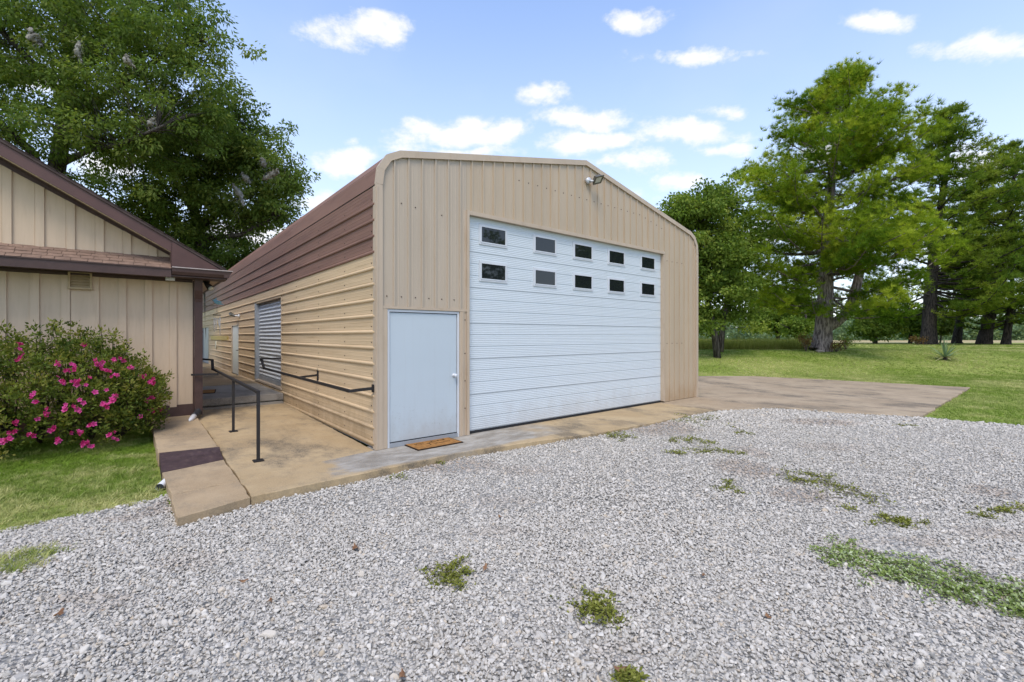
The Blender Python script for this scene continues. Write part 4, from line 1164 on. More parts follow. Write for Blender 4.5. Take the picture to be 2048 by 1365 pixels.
# ------------------------------------------------------------------ pines
def pine(name, label, base, lean, height, z0, rl, rr_, mat, seed, trunk_r, levels=26, per=5, tuftL=.22, blades=8, extra=None, bl=.35, group=None, thin=1., blade_w=.012, puff=3, puff_r=1.):
    """rl / rr_: crown radius to the left / right as functions of relative height"""
    rng = np.random.default_rng(seed); base = Vector(base)
    t = thing(name, label, 'tree', tuple(base), group)
    top = base+lean+Vector((0, 0, height))
    def trunk(u): # u 0..1
        p = base.lerp(top, u)
        return p + RT*(.10*height*.12*math.sin(u*5.5+seed)) + FW*(.08*math.cos(u*4+seed))
    tp = [base+Vector((0, 0, -.15))]+[trunk(k/14) for k in range(0, 15)]
    rad = [trunk_r*1.28, trunk_r*1.22]+[max(.03, trunk_r*(1-k/14)**.8) for k in range(1, 15)]
    mb = MB().tube(tp, rad, 14)
    mb.build('trunk', M['bark_pine'] if mat is M['needles'] else M['bark_dark'], t, True)
    lm = MB(); C = []; A = []; T = []
    limbs = []
    for k in range(levels):
        z = z0+(height-z0)*(k/levels)**.92
        for j in range(per):
            az = rng.uniform(0, 2*math.pi); limbs.append((z+rng.uniform(-.25, .25), az, None))
    if extra: limbs += extra
    for (z, az, rforce) in limbs:
        u = min(.985, max(.05, z/height)); p0 = trunk(u)
        d = RT*math.cos(az)+FW*math.sin(az)
        side = .5+.5*math.cos(az)
        r = (rl(u)*(1-side)+rr_(u)*side)*rng.uniform(.55, 1.06) if rforce is None else rforce
        r = max(r, .5)
        up0 = rng.normal(.14, .14)+.28*max(0, u-.4)
        pts = []; m_ = 7
        sag = rng.uniform(.0, .2)*(1-u)
        swing = rng.uniform(-.45, .45)
        perp = d.cross(Vector((0, 0, 1)))
        for i in range(m_):
            w = i/(m_-1)
            pts.append(p0+d*r*w+perp*swing*r*w*w+Vector((0, 0, r*(up0*w-sag*math.sin(math.pi*w)*1.6+.10*w*w))))
        r0 = min(.018+.012*r, trunk_r*.4)
        lm.tube(pts, [r0*(1-.85*i/(m_-1)) for i in range(m_)], 5, False)
        nb = max(2, int(r*.68/bl)); ltone = rng.normal(.47, .21)
        for b in range(nb):
            w = .24+.76*(b+rng.random()*.7)/nb; w = min(w, 1.)
            fi = w*(m_-1); i0 = min(m_-2, int(fi)); q = pts[i0].lerp(pts[i0+1], fi-i0)
            for sgn in (-1, 1):
                l = rng.uniform(.35, .85)*(1.15-.5*w)*min(1.2, .45+r*.18)
                bd = (d*rng.uniform(.3, .9)+perp*sgn*rng.uniform(.3, 1.)+Vector((0, 0, rng.uniform(-.05, .55)))).normalized()
                e = q+bd*l
                lm.tube([q, e], [.012, .004], 3, False)
                nt_ = max(2, int(l/.10*thin)); bt_ = rng.normal(0, .10)
                for s_ in range(puff):
                    C.append(e+Vector(rng.normal(0, .11, 3)*np.array([1, 1, .7]))*puff_r); A.append(bd*.4+Vector(rng.normal(0, .3, 3))+Vector((0, 0, .5))); T.append(ltone+bt_)
                for s_ in range(nt_):
                    ww = .25+.75*(s_+rng.random())/nt_
                    C.append(q+bd*l*ww+Vector(rng.normal(0, .035, 3))); A.append(bd*.6+Vector((0, 0, .45))); T.append(ltone+bt_)
        for s_ in range(3): C.append(pts[-1]+Vector(rng.normal(0, .06, 3))); A.append(d*.6+Vector((0, 0, .6))); T.append(ltone)
    lm.build('limbs', M['bark_pine'] if mat is M['needles'] else M['bark_dark'], t, True)
    C = np.array([tuple(c) for c in C]); A = np.array([tuple(a) for a in A])
    n = len(C)
    ct = np.array(T)+rng.normal(0, .08, n)
    # slow variation of tone through the crown
    ct += .10*np.sin(C[:, 0]*1.3+seed)*np.cos(C[:, 2]*1.1)+.12*np.sin(C[:, 1]*1.9)
    cc = np.repeat(C, blades, 0); aa = np.repeat(A, blades, 0)
    ax = unit(unit(aa+rng.normal(0, .0, aa.shape))*1.05+rand_unit(n*blades, rng)*.95)
    tone = np.clip(np.repeat(ct, blades)+rng.normal(0, .12, n*blades), 0, 1)
    v, f, tn = needle_arrays(cc, ax, tuftL*rng.uniform(.75, 1.2, n*blades), blade_w, rng, tone)
    mesh_obj('crown', v, f, mat, t, False, None, {'tone': tn})
    print(name, 'tufts', n, 'blades', n*blades)
    return t

def interp(tab):
    xs = [a for a, b in tab]; ys = [b for a, b in tab]
    return lambda u: float(np.interp(u, xs, ys))

pb = px_at(1636, 701, 24.); pb.z = float(H(pb.x, pb.y))
S24 = 24/910
# crown outline of the big pine, measured by height
PL = interp([(.12,4.2),(.2,5.4),(.3,5.7),(.42,6.2),(.5,6.0),(.58,6.2),(.66,5.3),(.74,4.3),(.80,3.0),(.86,2.3),(.92,1.6),(1.,.4)])
PR = interp([(.12,4.6),(.2,5.2),(.3,5.4),(.42,5.0),(.55,4.2),(.66,3.4),(.74,3.0),(.82,2.4),(.88,1.9),(.94,1.2),(1.,.4)])
def big_pine():
    t = pine('pine_tree', 'large broad pine with a thick forked trunk, nearest on the lawn', pb, RT*1.35, 14.6, 2.3, PL, PR, M['needles'], 33, .43, levels=26, per=6, tuftL=.26, blades=24, bl=.60, blade_w=.0105, puff=15, puff_r=2.3, thin=.35)
    # the great side limb forking low on the right
    V = lambda x, y, Y: px_at(x, y, Y)
    mb = MB(); pts = [V(1652,655,24), V(1672,645,23.9), V(1692,628,23.8), V(1706,600,23.7), V(1716,560,23.6), V(1728,500,23.6), V(1742,430,23.7), V(1758,350,23.8), V(1770,280,24)]
    mb.tube(pts, [.32, .27, .25, .24, .21, .17, .13, .09, .04], 12)
    mb.build('side_limb', M['bark_pine'], t, True)
big_pine()

def dark_pine(x, y, Y, tx, ty, rmul, label, seed, tr, prof_l, prof_r, z0=3., mat='needles_dark', **k):
    b = px_at(x, y, Y); b.z = float(H(b.x, b.y)); tp = px_at(tx, ty, Y)
    h = tp.z-b.z; ln = Vector((tp.x-b.x, tp.y-b.y, 0))
    return pine('pine_tree', label, b, ln, h, z0, prof_l, prof_r, M[mat], seed, tr, group=None, **k)
GEN = interp([(.1,3.5),(.25,5.2),(.45,5.6),(.62,5.0),(.75,4.2),(.87,2.6),(1.,.5)])
dark_pine(1856,691,40,1900,213,1,'tall dark pine just right of the big pine, behind the yucca',41,.55,interp([(.12,6.),(.3,6.6),(.5,5.6),(.65,5.),(.8,3.8),(.9,2.2),(1,.5)]),interp([(.12,7.0),(.3,9.0),(.45,7.5),(.6,6.0),(.75,4.8),(.88,2.8),(1,.5)]),levels=24,per=6,tuftL=.34,blades=8,bl=.55,thin=.6,blade_w=.026,puff=9,puff_r=2.)
dark_pine(1916,691,46,1985,300,1,'slender pine with a thin straight trunk between two thicker pines',42,.36,GEN,GEN,levels=20,per=5,tuftL=.40,blades=7,bl=.5,thin=.6,blade_w=.028)
dark_pine(1972,691,41,2040,285,1,'dark pine with a leaning flared trunk near the right edge',43,.48,GEN,interp([(.1,4.),(.3,6.5),(.5,6.8),(.7,5.5),(.85,3.4),(1,.6)]),z0=3.4,levels=22,per=6,tuftL=.38,blades=7,bl=.5,thin=.65,blade_w=.026)
dark_pine(2013,691,40,2030,470,1,'low dark pine with a short forked trunk at the right edge',44,.30,interp([(.15,4),(.4,5),(.7,3.5),(1,.5)]),interp([(.15,5),(.4,6),(.7,4),(1,.5)]),z0=1.7,levels=14,per=5,tuftL=.38,blades=7,bl=.5,thin=.65,blade_w=.026)

# ------------------------------------------------------------------ broadleaf trees on the lawn
def lawn_tree(x, y, Y, blobs, ncl, label, seed, limbs, name='broadleaf_tree', clr=.5, per=90, leafL=.16, leafW=.05, mat='leaf_oak', trunk_r=.25, barkm='bark', group=None):
    rng = np.random.default_rng(seed)
    b = px_at(x, y, Y); b.z = float(H(b.x, b.y))
    s = Y/910
    bl = [(tuple(px_at(bx, by, Y+dY)), (rx*s, rd, ry*s)) for (bx, by, dY, rx, ry, rd) in blobs]
    cl = blob_clusters(bl, ncl, rng, .3, .15)
    lb = []
    for pts, rad in limbs:
        lb.append(([b+Vector((0, 0, -.1)) if p is None else px_at(p[0], p[1], Y+p[2]) for p in pts], rad))
    return broad_tree(name, label, b, cl, clr, per, leafL, leafW, M[mat], M[barkm], trunk_r, lb, group, seed, droop=.3)
lawn_tree(1435,706,22,[(1400,430,0,75,55,1.8),(1440,400,.4,60,40,1.4),(1360,420,.5,42,36,1.0),(1430,500,-.3,80,55,1.8),(1380,520,.5,55,60,1.5),(1420,580,-.3,75,45,1.6),(1470,560,.2,50,60,1.4),(1400,640,0,60,30,1.2),(1470,630,.4,50,25,1.2),(1480,470,.8,60,60,1.4),(1345,450,1,30,30,.8)],480,
          'dark leafy tree with a twin trunk close to the garage corner',51,
          [([None,(1428,660,0),(1415,600,0),(1405,520,0),(1395,440,0)],[.17,.15,.12,.09,.03]), ([(1440,704,0),(1444,660,0),(1455,590,0),(1450,500,0),(1440,420,0)],[.16,.14,.11,.08,.03]), ([(1452,600,0),(1480,560,0),(1500,520,.4)],[.07,.05,.02]), ([(1412,590,0),(1370,530,.4),(1350,460,.6)],[.07,.05,.02])])
lawn_tree(1750,690,44,[(1752,652,0,46,26,1.8),(1735,640,.5,34,22,1.4),(1775,648,.5,30,24,1.4),(1750,632,.5,34,18,1.4)],150,'round low bushy tree just right of the big pine trunk',52,
          [([None,(1750,672,0),(1752,640,0)],[.22,.18,.06])],clr=.6,per=70,leafL=.30,leafW=.09)
lawn_tree(1555,684,46,[(1560,640,0,60,32,2),(1520,630,1,45,30,2),(1600,630,1,50,35,2),(1580,600,2,60,30,2.4),(1540,600,2,50,26,2)],240,'dark tree with crooked low branches behind the tall grass strip',53,
          [([None,(1556,660,0),(1570,630,0),(1600,600,0)],[.2,.17,.13,.04]), ([(1558,665,0),(1535,640,0),(1515,625,0)],[.12,.09,.03])],clr=.65,per=70,leafL=.30,leafW=.1,barkm='bark_dark')
lawn_tree(1590,688,40,[(1600,655,0,26,20,1.2),(1580,650,.5,22,18,1.)],60,'small crooked tree with bare lower branches left of the big pine trunk',54,
          [([None,(1596,670,0),(1612,640,0),(1610,610,.3)],[.16,.13,.1,.04]), ([(1597,668,0),(1575,655,0),(1560,648,0)],[.08,.06,.02])],clr=.5,per=50,leafL=.24,leafW=.08,barkm='bark_dark')
lawn_tree(1880,688,52,[(1890,655,0,30,16,1.6),(1880,645,.5,24,14,1.4)],70,'pale green young tree behind the yucca between two pine trunks',55,
          [([None,(1882,670,0),(1888,650,0)],[.1,.08,.03])],clr=.7,per=50,leafL=.32,leafW=.1,mat='leaf_azalea')
lawn_tree(1820,689,50,[(1825,650,0,24,26,1.6),(1815,635,.5,20,18,1.4)],70,'thin dark tree left of the tall dark pine trunk',56,
          [([None,(1822,660,0),(1828,640,0)],[.2,.17,.1])],clr=.7,per=50,leafL=.32,leafW=.1,barkm='bark_dark')
# trees across the drive, seen only as reflections in the door panes
for i, (x, y, s) in enumerate(((16.0, -21, 1.22), (26.5, -22, .95), (32, -22, 1.5), (39, -22, 1.6), (47, -23, 1.8), (56, -24, 2.0))):
    rng = np.random.default_rng(60+i)
    bl = [((x, y, 4.2*s), (2.9*s, 2.4, 2.6*s)), ((x+1.4*s, y, 6.3*s), (1.9*s, 1.6, 1.3*s)), ((x-1.3*s, y+.3, 5.8*s), (1.8*s, 1.5, 1.2*s))]
    broad_tree('broadleaf_tree', ('spreading' if s < 1.2 else 'tall')+' tree across the driveway, mirrored in '+['the two leftmost panes', 'the lower second pane', 'the middle panes', 'the fourth column of panes', 'the fifth column of panes', 'the rightmost pane edges'][i]+' of the door', (x, y, -.1), blob_clusters(bl, int((60 if i < 2 else 170)*s), rng, .3, .3), (.45 if i < 2 else .6)*s, 60, .24*s, .08*s, M['leaf_oak'], M['bark'], .2,
               [([(x, y, -.2), (x+.1, y, 2.4), (x, y, 4.5*s), (x+.3, y, 6.5*s)], [.22, .18, .12, .04])], 'trees across the driveway', 61+i)

# far wood beyond the meadow, one mass
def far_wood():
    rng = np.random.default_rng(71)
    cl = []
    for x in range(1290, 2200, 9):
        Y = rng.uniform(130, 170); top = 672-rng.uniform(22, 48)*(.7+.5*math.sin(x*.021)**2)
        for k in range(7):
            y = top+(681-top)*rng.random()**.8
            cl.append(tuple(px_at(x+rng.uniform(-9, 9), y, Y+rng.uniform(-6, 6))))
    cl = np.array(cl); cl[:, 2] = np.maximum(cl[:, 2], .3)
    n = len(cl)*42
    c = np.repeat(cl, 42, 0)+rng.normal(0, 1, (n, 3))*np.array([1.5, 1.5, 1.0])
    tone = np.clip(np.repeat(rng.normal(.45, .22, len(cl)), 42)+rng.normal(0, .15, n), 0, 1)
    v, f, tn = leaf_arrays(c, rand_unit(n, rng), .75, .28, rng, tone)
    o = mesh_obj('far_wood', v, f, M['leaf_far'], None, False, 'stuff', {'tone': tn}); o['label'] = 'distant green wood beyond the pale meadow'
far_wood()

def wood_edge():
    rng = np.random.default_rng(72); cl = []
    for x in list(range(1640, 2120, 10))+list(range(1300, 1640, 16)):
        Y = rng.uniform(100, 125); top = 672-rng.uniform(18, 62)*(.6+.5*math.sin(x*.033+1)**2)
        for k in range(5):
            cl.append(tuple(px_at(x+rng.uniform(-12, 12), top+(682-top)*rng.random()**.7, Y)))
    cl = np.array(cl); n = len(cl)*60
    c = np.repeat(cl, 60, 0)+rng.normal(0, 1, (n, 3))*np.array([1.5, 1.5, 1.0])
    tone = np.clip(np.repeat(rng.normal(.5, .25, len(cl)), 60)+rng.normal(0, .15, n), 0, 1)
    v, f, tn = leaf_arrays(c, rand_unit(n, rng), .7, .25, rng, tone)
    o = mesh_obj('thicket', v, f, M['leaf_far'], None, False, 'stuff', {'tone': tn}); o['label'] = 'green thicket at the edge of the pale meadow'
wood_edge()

# tall unmown grass, left of the big pine
def tall_grass():
    rng = np.random.default_rng(81); n = 5200
    x = rng.uniform(1385, 1625, n); Y = 25.5+rng.random(n)**1.2*6
    P = np.array([tuple(px_at(a, 672, b)) for a, b in zip(x, Y)]); P[:, 2] = H(P[:, 0], P[:, 1])-.02
    ax = unit(rng.normal(0, .25, (n, 3))+np.array([0, 0, 1.]))
    P4 = np.repeat(P, 4, 0)+rng.normal(0, .05, (n*4, 3))*np.array([1, 1, 0]); ax = unit(np.repeat(ax, 4, 0)+rng.normal(0, .15, (n*4, 3)))
    v, f, tn = needle_arrays(P4, ax, rng.uniform(.3, .75, n*4), .013, rng, np.clip(rng.normal(.45, .22, n*4), 0, 1))
    o = mesh_obj('tall_grass', v, f, M['tallgrass'], None, False, 'stuff', {'tone': tn}); o['label'] = 'strip of tall unmown grass behind the twin trunk tree'
tall_grass()

def shrub(name, x, y, Y, w, h, n, mat, label, cat, seed, L=.09, Wd=.02, group=None):
    rng = np.random.default_rng(seed); b = px_at(x, y, Y); b.z = float(H(b.x, b.y))
    t = thing(name, label, cat, tuple(b), group)
    mb = MB(); tips = []
    for k in range(12):
        a = rng.uniform(0, 6.28); r = w*rng.uniform(.2, 1)
        e = b+RT*math.cos(a)*r+FW*math.sin(a)*r*.6+Vector((0, 0, h*rng.uniform(.45, 1)))
        m_ = b.lerp(e, .5)+Vector((rng.uniform(-.06, .06), rng.uniform(-.06, .06), .05)); mb.tube([b, m_, e], [.012, .008, .003], 4, False)
        for q in range(5): tips.append(tuple(m_.lerp(e, rng.random())))
    mb.build('stems', M['twig'], t)
    tips = np.array(tips); c = tips[rng.integers(0, len(tips), n)]+rng.normal(0, .09, (n, 3))
    v, f, tn = leaf_arrays(c, unit(rand_unit(n, rng)+np.array([0, 0, -.3])), L*rng.uniform(.7, 1.2, n), Wd, rng, rng.random(n))
    mesh_obj('leaves', v, f, M[mat], t, False, None, {'tone': tn})
shrub('shrub', 1612,698,23.6,.55,.95,420,'sumac','thin reddish shrub just left of the big pine trunk','shrub',91)
shrub('shrub', 1672,700,23.4,.60,.65,420,'sumac','reddish brown brush hugging the right foot of the big pine','shrub',92)
shrub('shrub', 1690,697,25.0,.75,1.0,420,'leaf_oak','green sapling brush a little right of the big pine trunk','shrub',93)
shrub('shrub', 1835,690,38.,.8,.8,300,'sumac','low reddish brush at the foot of the tall dark pine','shrub',94,.14,.04)
# grey stone on the lawn
def rock(p, r, seed):
    rng = np.random.default_rng(seed); mb = MB()
    import bmesh
    bm = bmesh.new(); bmesh.ops.create_icosphere(bm, subdivisions=2, radius=1)
    for v in bm.verts:
        k = 1+.18*math.sin(v.co.x*4+seed)+.14*math.cos(v.co.y*5)+rng.uniform(-.07, .07)
        v.co = Vector((v.co.x*r[0]*k, v.co.y*r[1]*k, v.co.z*r[2]*k))
    me = bpy.data.meshes.new('rock'); bm.to_mesh(me); bm.free(); me.materials.append(M['concrete_grey'])
    o = bpy.data.objects.new('rock', me); COL.objects.link(o); o.location = p; return o
x_, y_, Y_ = px_ground(1640, 722, .35); tag(rock((x_, y_, float(H(x_, y_))+.03), (.3, .2, .09), 3), 'flat pale stone lying on the lawn before the big pine', 'stone')

# yucca
def yucca():
    b = px_at(1890, 714, 21.5); b.z = float(H(b.x, b.y)); rng = np.random.default_rng(5)
    t = thing('yucca', 'spiky yucca with pale dry lower leaves standing alone on the lawn', 'yucca', tuple(b))
    for i in range(64):
        a = rng.uniform(0, 6.28); el = rng.uniform(-.05, 1.45) if i > 18 else rng.uniform(-.15, .35); l = rng.uniform(.7, 1.1)*(.75 if el < .3 else 1)
        d = np.array(RT*math.cos(a)+FW*math.sin(a))*math.cos(el)+np.array([0, 0, math.sin(el)])
        s_ = unit(np.cross(d, [0, 0, 1.])+1e-4); v = []; f = []
        c = np.array(b)+np.array([0, 0, .12])
        for k in range(5):
            u = k/4; wd = .028*(1-u)**.7*(1 if u > 0 else .6)
            p = c+d*l*u+np.array([0, 0, -.16*l*u*u*(1.2-math.sin(el))])
            v += [p-s_*wd, p+np.array([0, 0, -.008*(1-u)]), p+s_*wd]
        for k in range(4): f += [(3*k, 3*k+1, 3*k+4, 3*k+3), (3*k+1, 3*k+2, 3*k+5, 3*k+4)]
        tn = np.full(len(v), np.clip((.9 if el < .3 else .3)+rng.normal(0, .12), 0, 1))
        mesh_obj('leaf', np.array(v), f, M['yucca'], t, False, None, {'tone': tn})
    MB().tube([tuple(Vector(b)), tuple(Vector(b)+Vector((0, 0, .2)))], [.09, .06], 8).build('stem', M['twig'], t)
    MB().tube([tuple(Vector(b)+RT*-.05+Vector((0, 0, .2))), tuple(Vector(b)+RT*-.1+Vector((0, 0, 1.1)))], [.014, .008], 6).build('flower_stalk', M['twig'], t)
yucca()

# ------------------------------------------------------------------ azalea by the house wall
def azalea():
    rng = np.random.default_rng(101)
    t = thing('azalea_bush', 'large azalea bush with pink blossoms against the beige house wall', 'bush', (-4.2, 3.5, -.02))
    # branch tips over a lumpy mound
    prof = interp([(-8.,1.4),(-6.,1.55),(-4.6,1.56),(-4.0,1.56),(-3.2,1.60),(-2.95,1.42),(-2.65,1.22),(-2.42,1.02),(-2.25,.8)])
    tips = []
    while len(tips) < 1500:
        x = rng.uniform(-7.2, -2.3); top = prof(x)
        hh = rng.random()**.7
        z = .12+(top-.12)*hh
        u = (x+7.4)/5.1
        endr = min(1, ((-2.22-x)/.5))**.5 if x > -2.72 else 1
        dep = (.95*math.sqrt(max(.05, 1-(max(0, hh-.35)/.72)**2)))*(.55+.45*endr)
        y = 4.28-dep*2*rng.random()**.35 if rng.random() < .85 else 4.28-dep*2*rng.random()
        y = max(y, 2.45+.45*(x+4.5)*.5*0 + (0.7 if x > -2.9 else 0)*( (x+2.9)/.6))
        if y > 4.3: continue
        tips.append((x+rng.normal(0, .03), y, z+rng.normal(0, .05)))
    for k in range(46):         # single shoots standing proud of the mound
        x = rng.uniform(-5.6, -2.55); tips.append((x, rng.uniform(3.2, 4.1), prof(x)+rng.uniform(.05, .26)))
    tips = np.array(tips)
    st = MB()
    roots = [Vector((x, 3.75+.2*math.sin(x*3), -.05)) for x in np.linspace(-6.8, -2.9, 14)]
    for i, p in enumerate(tips[::2]):
        r_ = min(roots, key=lambda q: abs(q.x-p[0])); e = Vector(p); m_ = r_.lerp(e, .55)+Vector((rng.uniform(-.1, .1), rng.uniform(-.1, .1), .12))
        st.tube([r_, m_, e], [.011, .007, .003], 4, False)
    st.build('stems', M['twig'], t)
    per = 30
    n = len(tips)*per
    c = np.repeat(tips, per, 0); off = rand_unit(n, rng); c = c+off*rng.random((n, 1))*np.array([.11, .11, .10])
    ax = unit(off*.8+rand_unit(n, rng)*.5+np.array([0, -.15, .45]))
    tone = np.clip(np.repeat(rng.normal(.45, .2, len(tips)), per)+rng.normal(0, .16, n), 0, 1)
    v, f, tn = leaf_arrays(c, ax, .058*rng.uniform(.7, 1.25, n), .0125*rng.uniform(.8, 1.3, n), rng, tone)
    mesh_obj('foliage', v, f, M['leaf_azalea'], t, False, None, {'tone': tn})
    # blossoms: one five petalled mesh, shared
    v = []; f = []; tn = []
    for k in range(5):
        a = 2*math.pi*k/5; d = np.array([math.cos(a), math.sin(a), .25]); s_ = np.array([-math.sin(a), math.cos(a), 0])
        o_ = len(v); v += [np.zeros(3), d*.028+s_*.018, d*.046+np.array([0, 0, .004]), d*.028-s_*.018]; f += [(o_, o_+1, o_+2, o_+3)]; tn += [.2, .55, .9, .55]
    o_ = len(v); v += [np.array([.003, 0, 0]), np.array([-.003, 0, 0]), np.array([.0, .004, .035])]; f += [(o_, o_+1, o_+2)]; tn += [.9, .9, .9]
    fl0 = mesh_obj('blossom', np.array(v)+np.array(origin(t)), f, M['petal'], t, False, None, {'tone': tn})
    PXF = [(40,718),(45,690),(42,703),(93,634),(122,762),(150,765),(178,757),(72,805),(75,838),(130,815),(170,690),(192,722),(198,729),(210,740),(231,750),(232,668),(290,683),(301,764),(308,821),(237,675),(260,735),(265,700),(155,819),(158,863),(140,866),(115,880),(235,880),(220,870),(60,868),(230,792),(225,803),(180,850),(100,828),(108,855),(150,731),(118,731),(115,754),(287,752),(299,797),(318,820),(281,834),(186,893),(175,889),(97,817),(246,723),(172,770),(190,785),(205,812),(160,800),(168,806),(20,865),(12,880),(28,845),(65,790),(139,741),(213,780),(225,722),(205,725)]
    fl_alt = fl0.data.copy()
    vals = np.zeros(len(fl_alt.vertices), dtype=np.float32); fl_alt.attributes['tone'].data.foreach_get('value', vals)
    fl_alt.attributes['tone'].data.foreach_set('value', np.clip(vals*.45-.1, 0, 1).astype(np.float32))
    for v_ in fl_alt.vertices: v_.co = Vector((v_.co.x*.8, v_.co.y*1.0, v_.co.z*2.6))
    first = True; rr2 = random.Random(9)
    for (px_, py_) in PXF:
        m = 1 if rr2.random() < .3 else (3 if rr2.random() < .6 else 6)
        for q in range(m):
            # on the front of the mound
            best = None
            ray = (FW + RT*((px_-1024)/910) + Vector((0, 0, 1))*((672-py_)/910))
            for yw in np.arange(2.4, 4.2, .05):
                k = (yw-CAM.y)/ray.y; p = CAM+ray*k
                if -.1 < p.z < prof(p.x)+.05:
                    hh = max(0, (p.z-.12)/(prof(p.x)-.12)); dep = .95*math.sqrt(max(.05, 1-(max(0, hh-.35)/.72)**2))
                    lim = 4.28-dep*2
                    if p.x > -2.9: lim = max(lim, 2.45+.7*(p.x+2.9)/.6)
                    if yw >= max(lim, 2.45)-.02: best = p; break
            if best is None: continue
            p = best - ray.normalized()*.07+Vector((rr2.uniform(-.05, .05)*(q > 0), 0, rr2.uniform(-.04, .04)*(q > 0)))
            ob = fl0 if first else dup(fl0, t)
            if not first and rr2.random() < .4: ob.data = fl_alt
            first = False
            ob.location = p-origin(t); ob.rotation_euler = (R(rr2.uniform(30, 95)), R(rr2.uniform(-30, 30)), R(rr2.uniform(-50, 60)))
            s_ = rr2.uniform(.55, .98); ob.scale = (s_, s_, s_)
azalea()

# ------------------------------------------------------------------ gravel stones and mown grass (geometry-node instances)
def hidden_collection(name):
    return bpy.data.collections.new(name)      # not linked to the scene: source shapes only

def scatter(name, P, rot, scale, tint, sources, m, label):
    me = bpy.data.meshes.new(name)
    me.vertices.add(len(P)); me.vertices.foreach_set('co', np.asarray(P, dtype=np.float32).ravel())
    a = me.attributes.new('rot', 'FLOAT_VECTOR', 'POINT'); a.data.foreach_set('vector', np.asarray(rot, dtype=np.float32).ravel())
    a = me.attributes.new('scl', 'FLOAT_VECTOR', 'POINT'); a.data.foreach_set('vector', np.asarray(scale, dtype=np.float32).ravel())
    a = me.attributes.new('tint', 'FLOAT', 'POINT'); a.data.foreach_set('value', np.asarray(tint, dtype=np.float32))
    a = me.attributes.new('pick', 'INT', 'POINT'); a.data.foreach_set('value', RNG.integers(0, len(sources), len(P)).astype(np.int32))
    me.materials.append(m)
    o = bpy.data.objects.new(name, me); COL.objects.link(o); o['kind'] = 'stuff'; o['label'] = label
    col = hidden_collection(name+'_shapes')
    for s in sources: col.objects.link(s)
    ng = bpy.data.node_groups.new(name, 'GeometryNodeTree')
    ng.interface.new_socket('Geometry', in_out='INPUT', socket_type='NodeSocketGeometry'); ng.interface.new_socket('Geometry', in_out='OUTPUT', socket_type='NodeSocketGeometry')
    n = ng.nodes.new; L = ng.links.new
    gi = n('NodeGroupInput'); go = n('NodeGroupOutput')
    m2p = n('GeometryNodeMeshToPoints'); iop = n('GeometryNodeInstanceOnPoints'); ci = n('GeometryNodeCollectionInfo')
    ci.inputs['Collection'].default_value = col; ci.inputs['Separate Children'].default_value = True; ci.inputs['Reset Children'].default_value = True
    L(gi.outputs[0], m2p.inputs['Mesh']); L(m2p.outputs[0], iop.inputs['Points']); L(ci.outputs[0], iop.inputs['Instance'])
    iop.inputs['Pick Instance'].default_value = True
    def na(nm, ty):
        k = n('GeometryNodeInputNamedAttribute'); k.data_type = ty; k.inputs['Name'].default_value = nm; return k.outputs[0]
    L(na('pick', 'INT'), iop.inputs['Instance Index'])
    e2r = n('FunctionNodeEulerToRotation'); L(na('rot', 'FLOAT_VECTOR'), e2r.inputs[0]); L(e2r.outputs[0], iop.inputs['Rotation'])
    L(na('scl', 'FLOAT_VECTOR'), iop.inputs['Scale'])
    L(iop.outputs[0], go.inputs[0])
    md = o.modifiers.new('scatter', 'NODES'); md.node_group = ng
    return o

def stone_sources():
    import bmesh
    out = []
    for k in range(12):
        rng = np.random.default_rng(200+k); bm = bmesh.new()
        d = rand_unit(15, rng); r = rng.uniform(.8, 1.08, (15, 1)); sx = np.array([1, rng.uniform(.62, .9), rng.uniform(.45, .7)])
        for p in d*r*sx: bm.verts.new(p)
        h = bmesh.ops.convex_hull(bm, input=bm.verts)
        bmesh.ops.delete(bm, geom=[v_ for v_ in bm.verts if not v_.link_faces], context='VERTS')
        bmesh.ops.bevel(bm, geom=list(bm.edges), offset=.07, segments=1, affect='EDGES') if k < 12 else None
        bmesh.ops.recalc_face_normals(bm, faces=bm.faces)
        me = bpy.data.meshes.new('gravel_stone'); bm.to_mesh(me); bm.free(); me.materials.append(M['stone'])
        out.append(bpy.data.objects.new('gravel_stone', me))
    return out

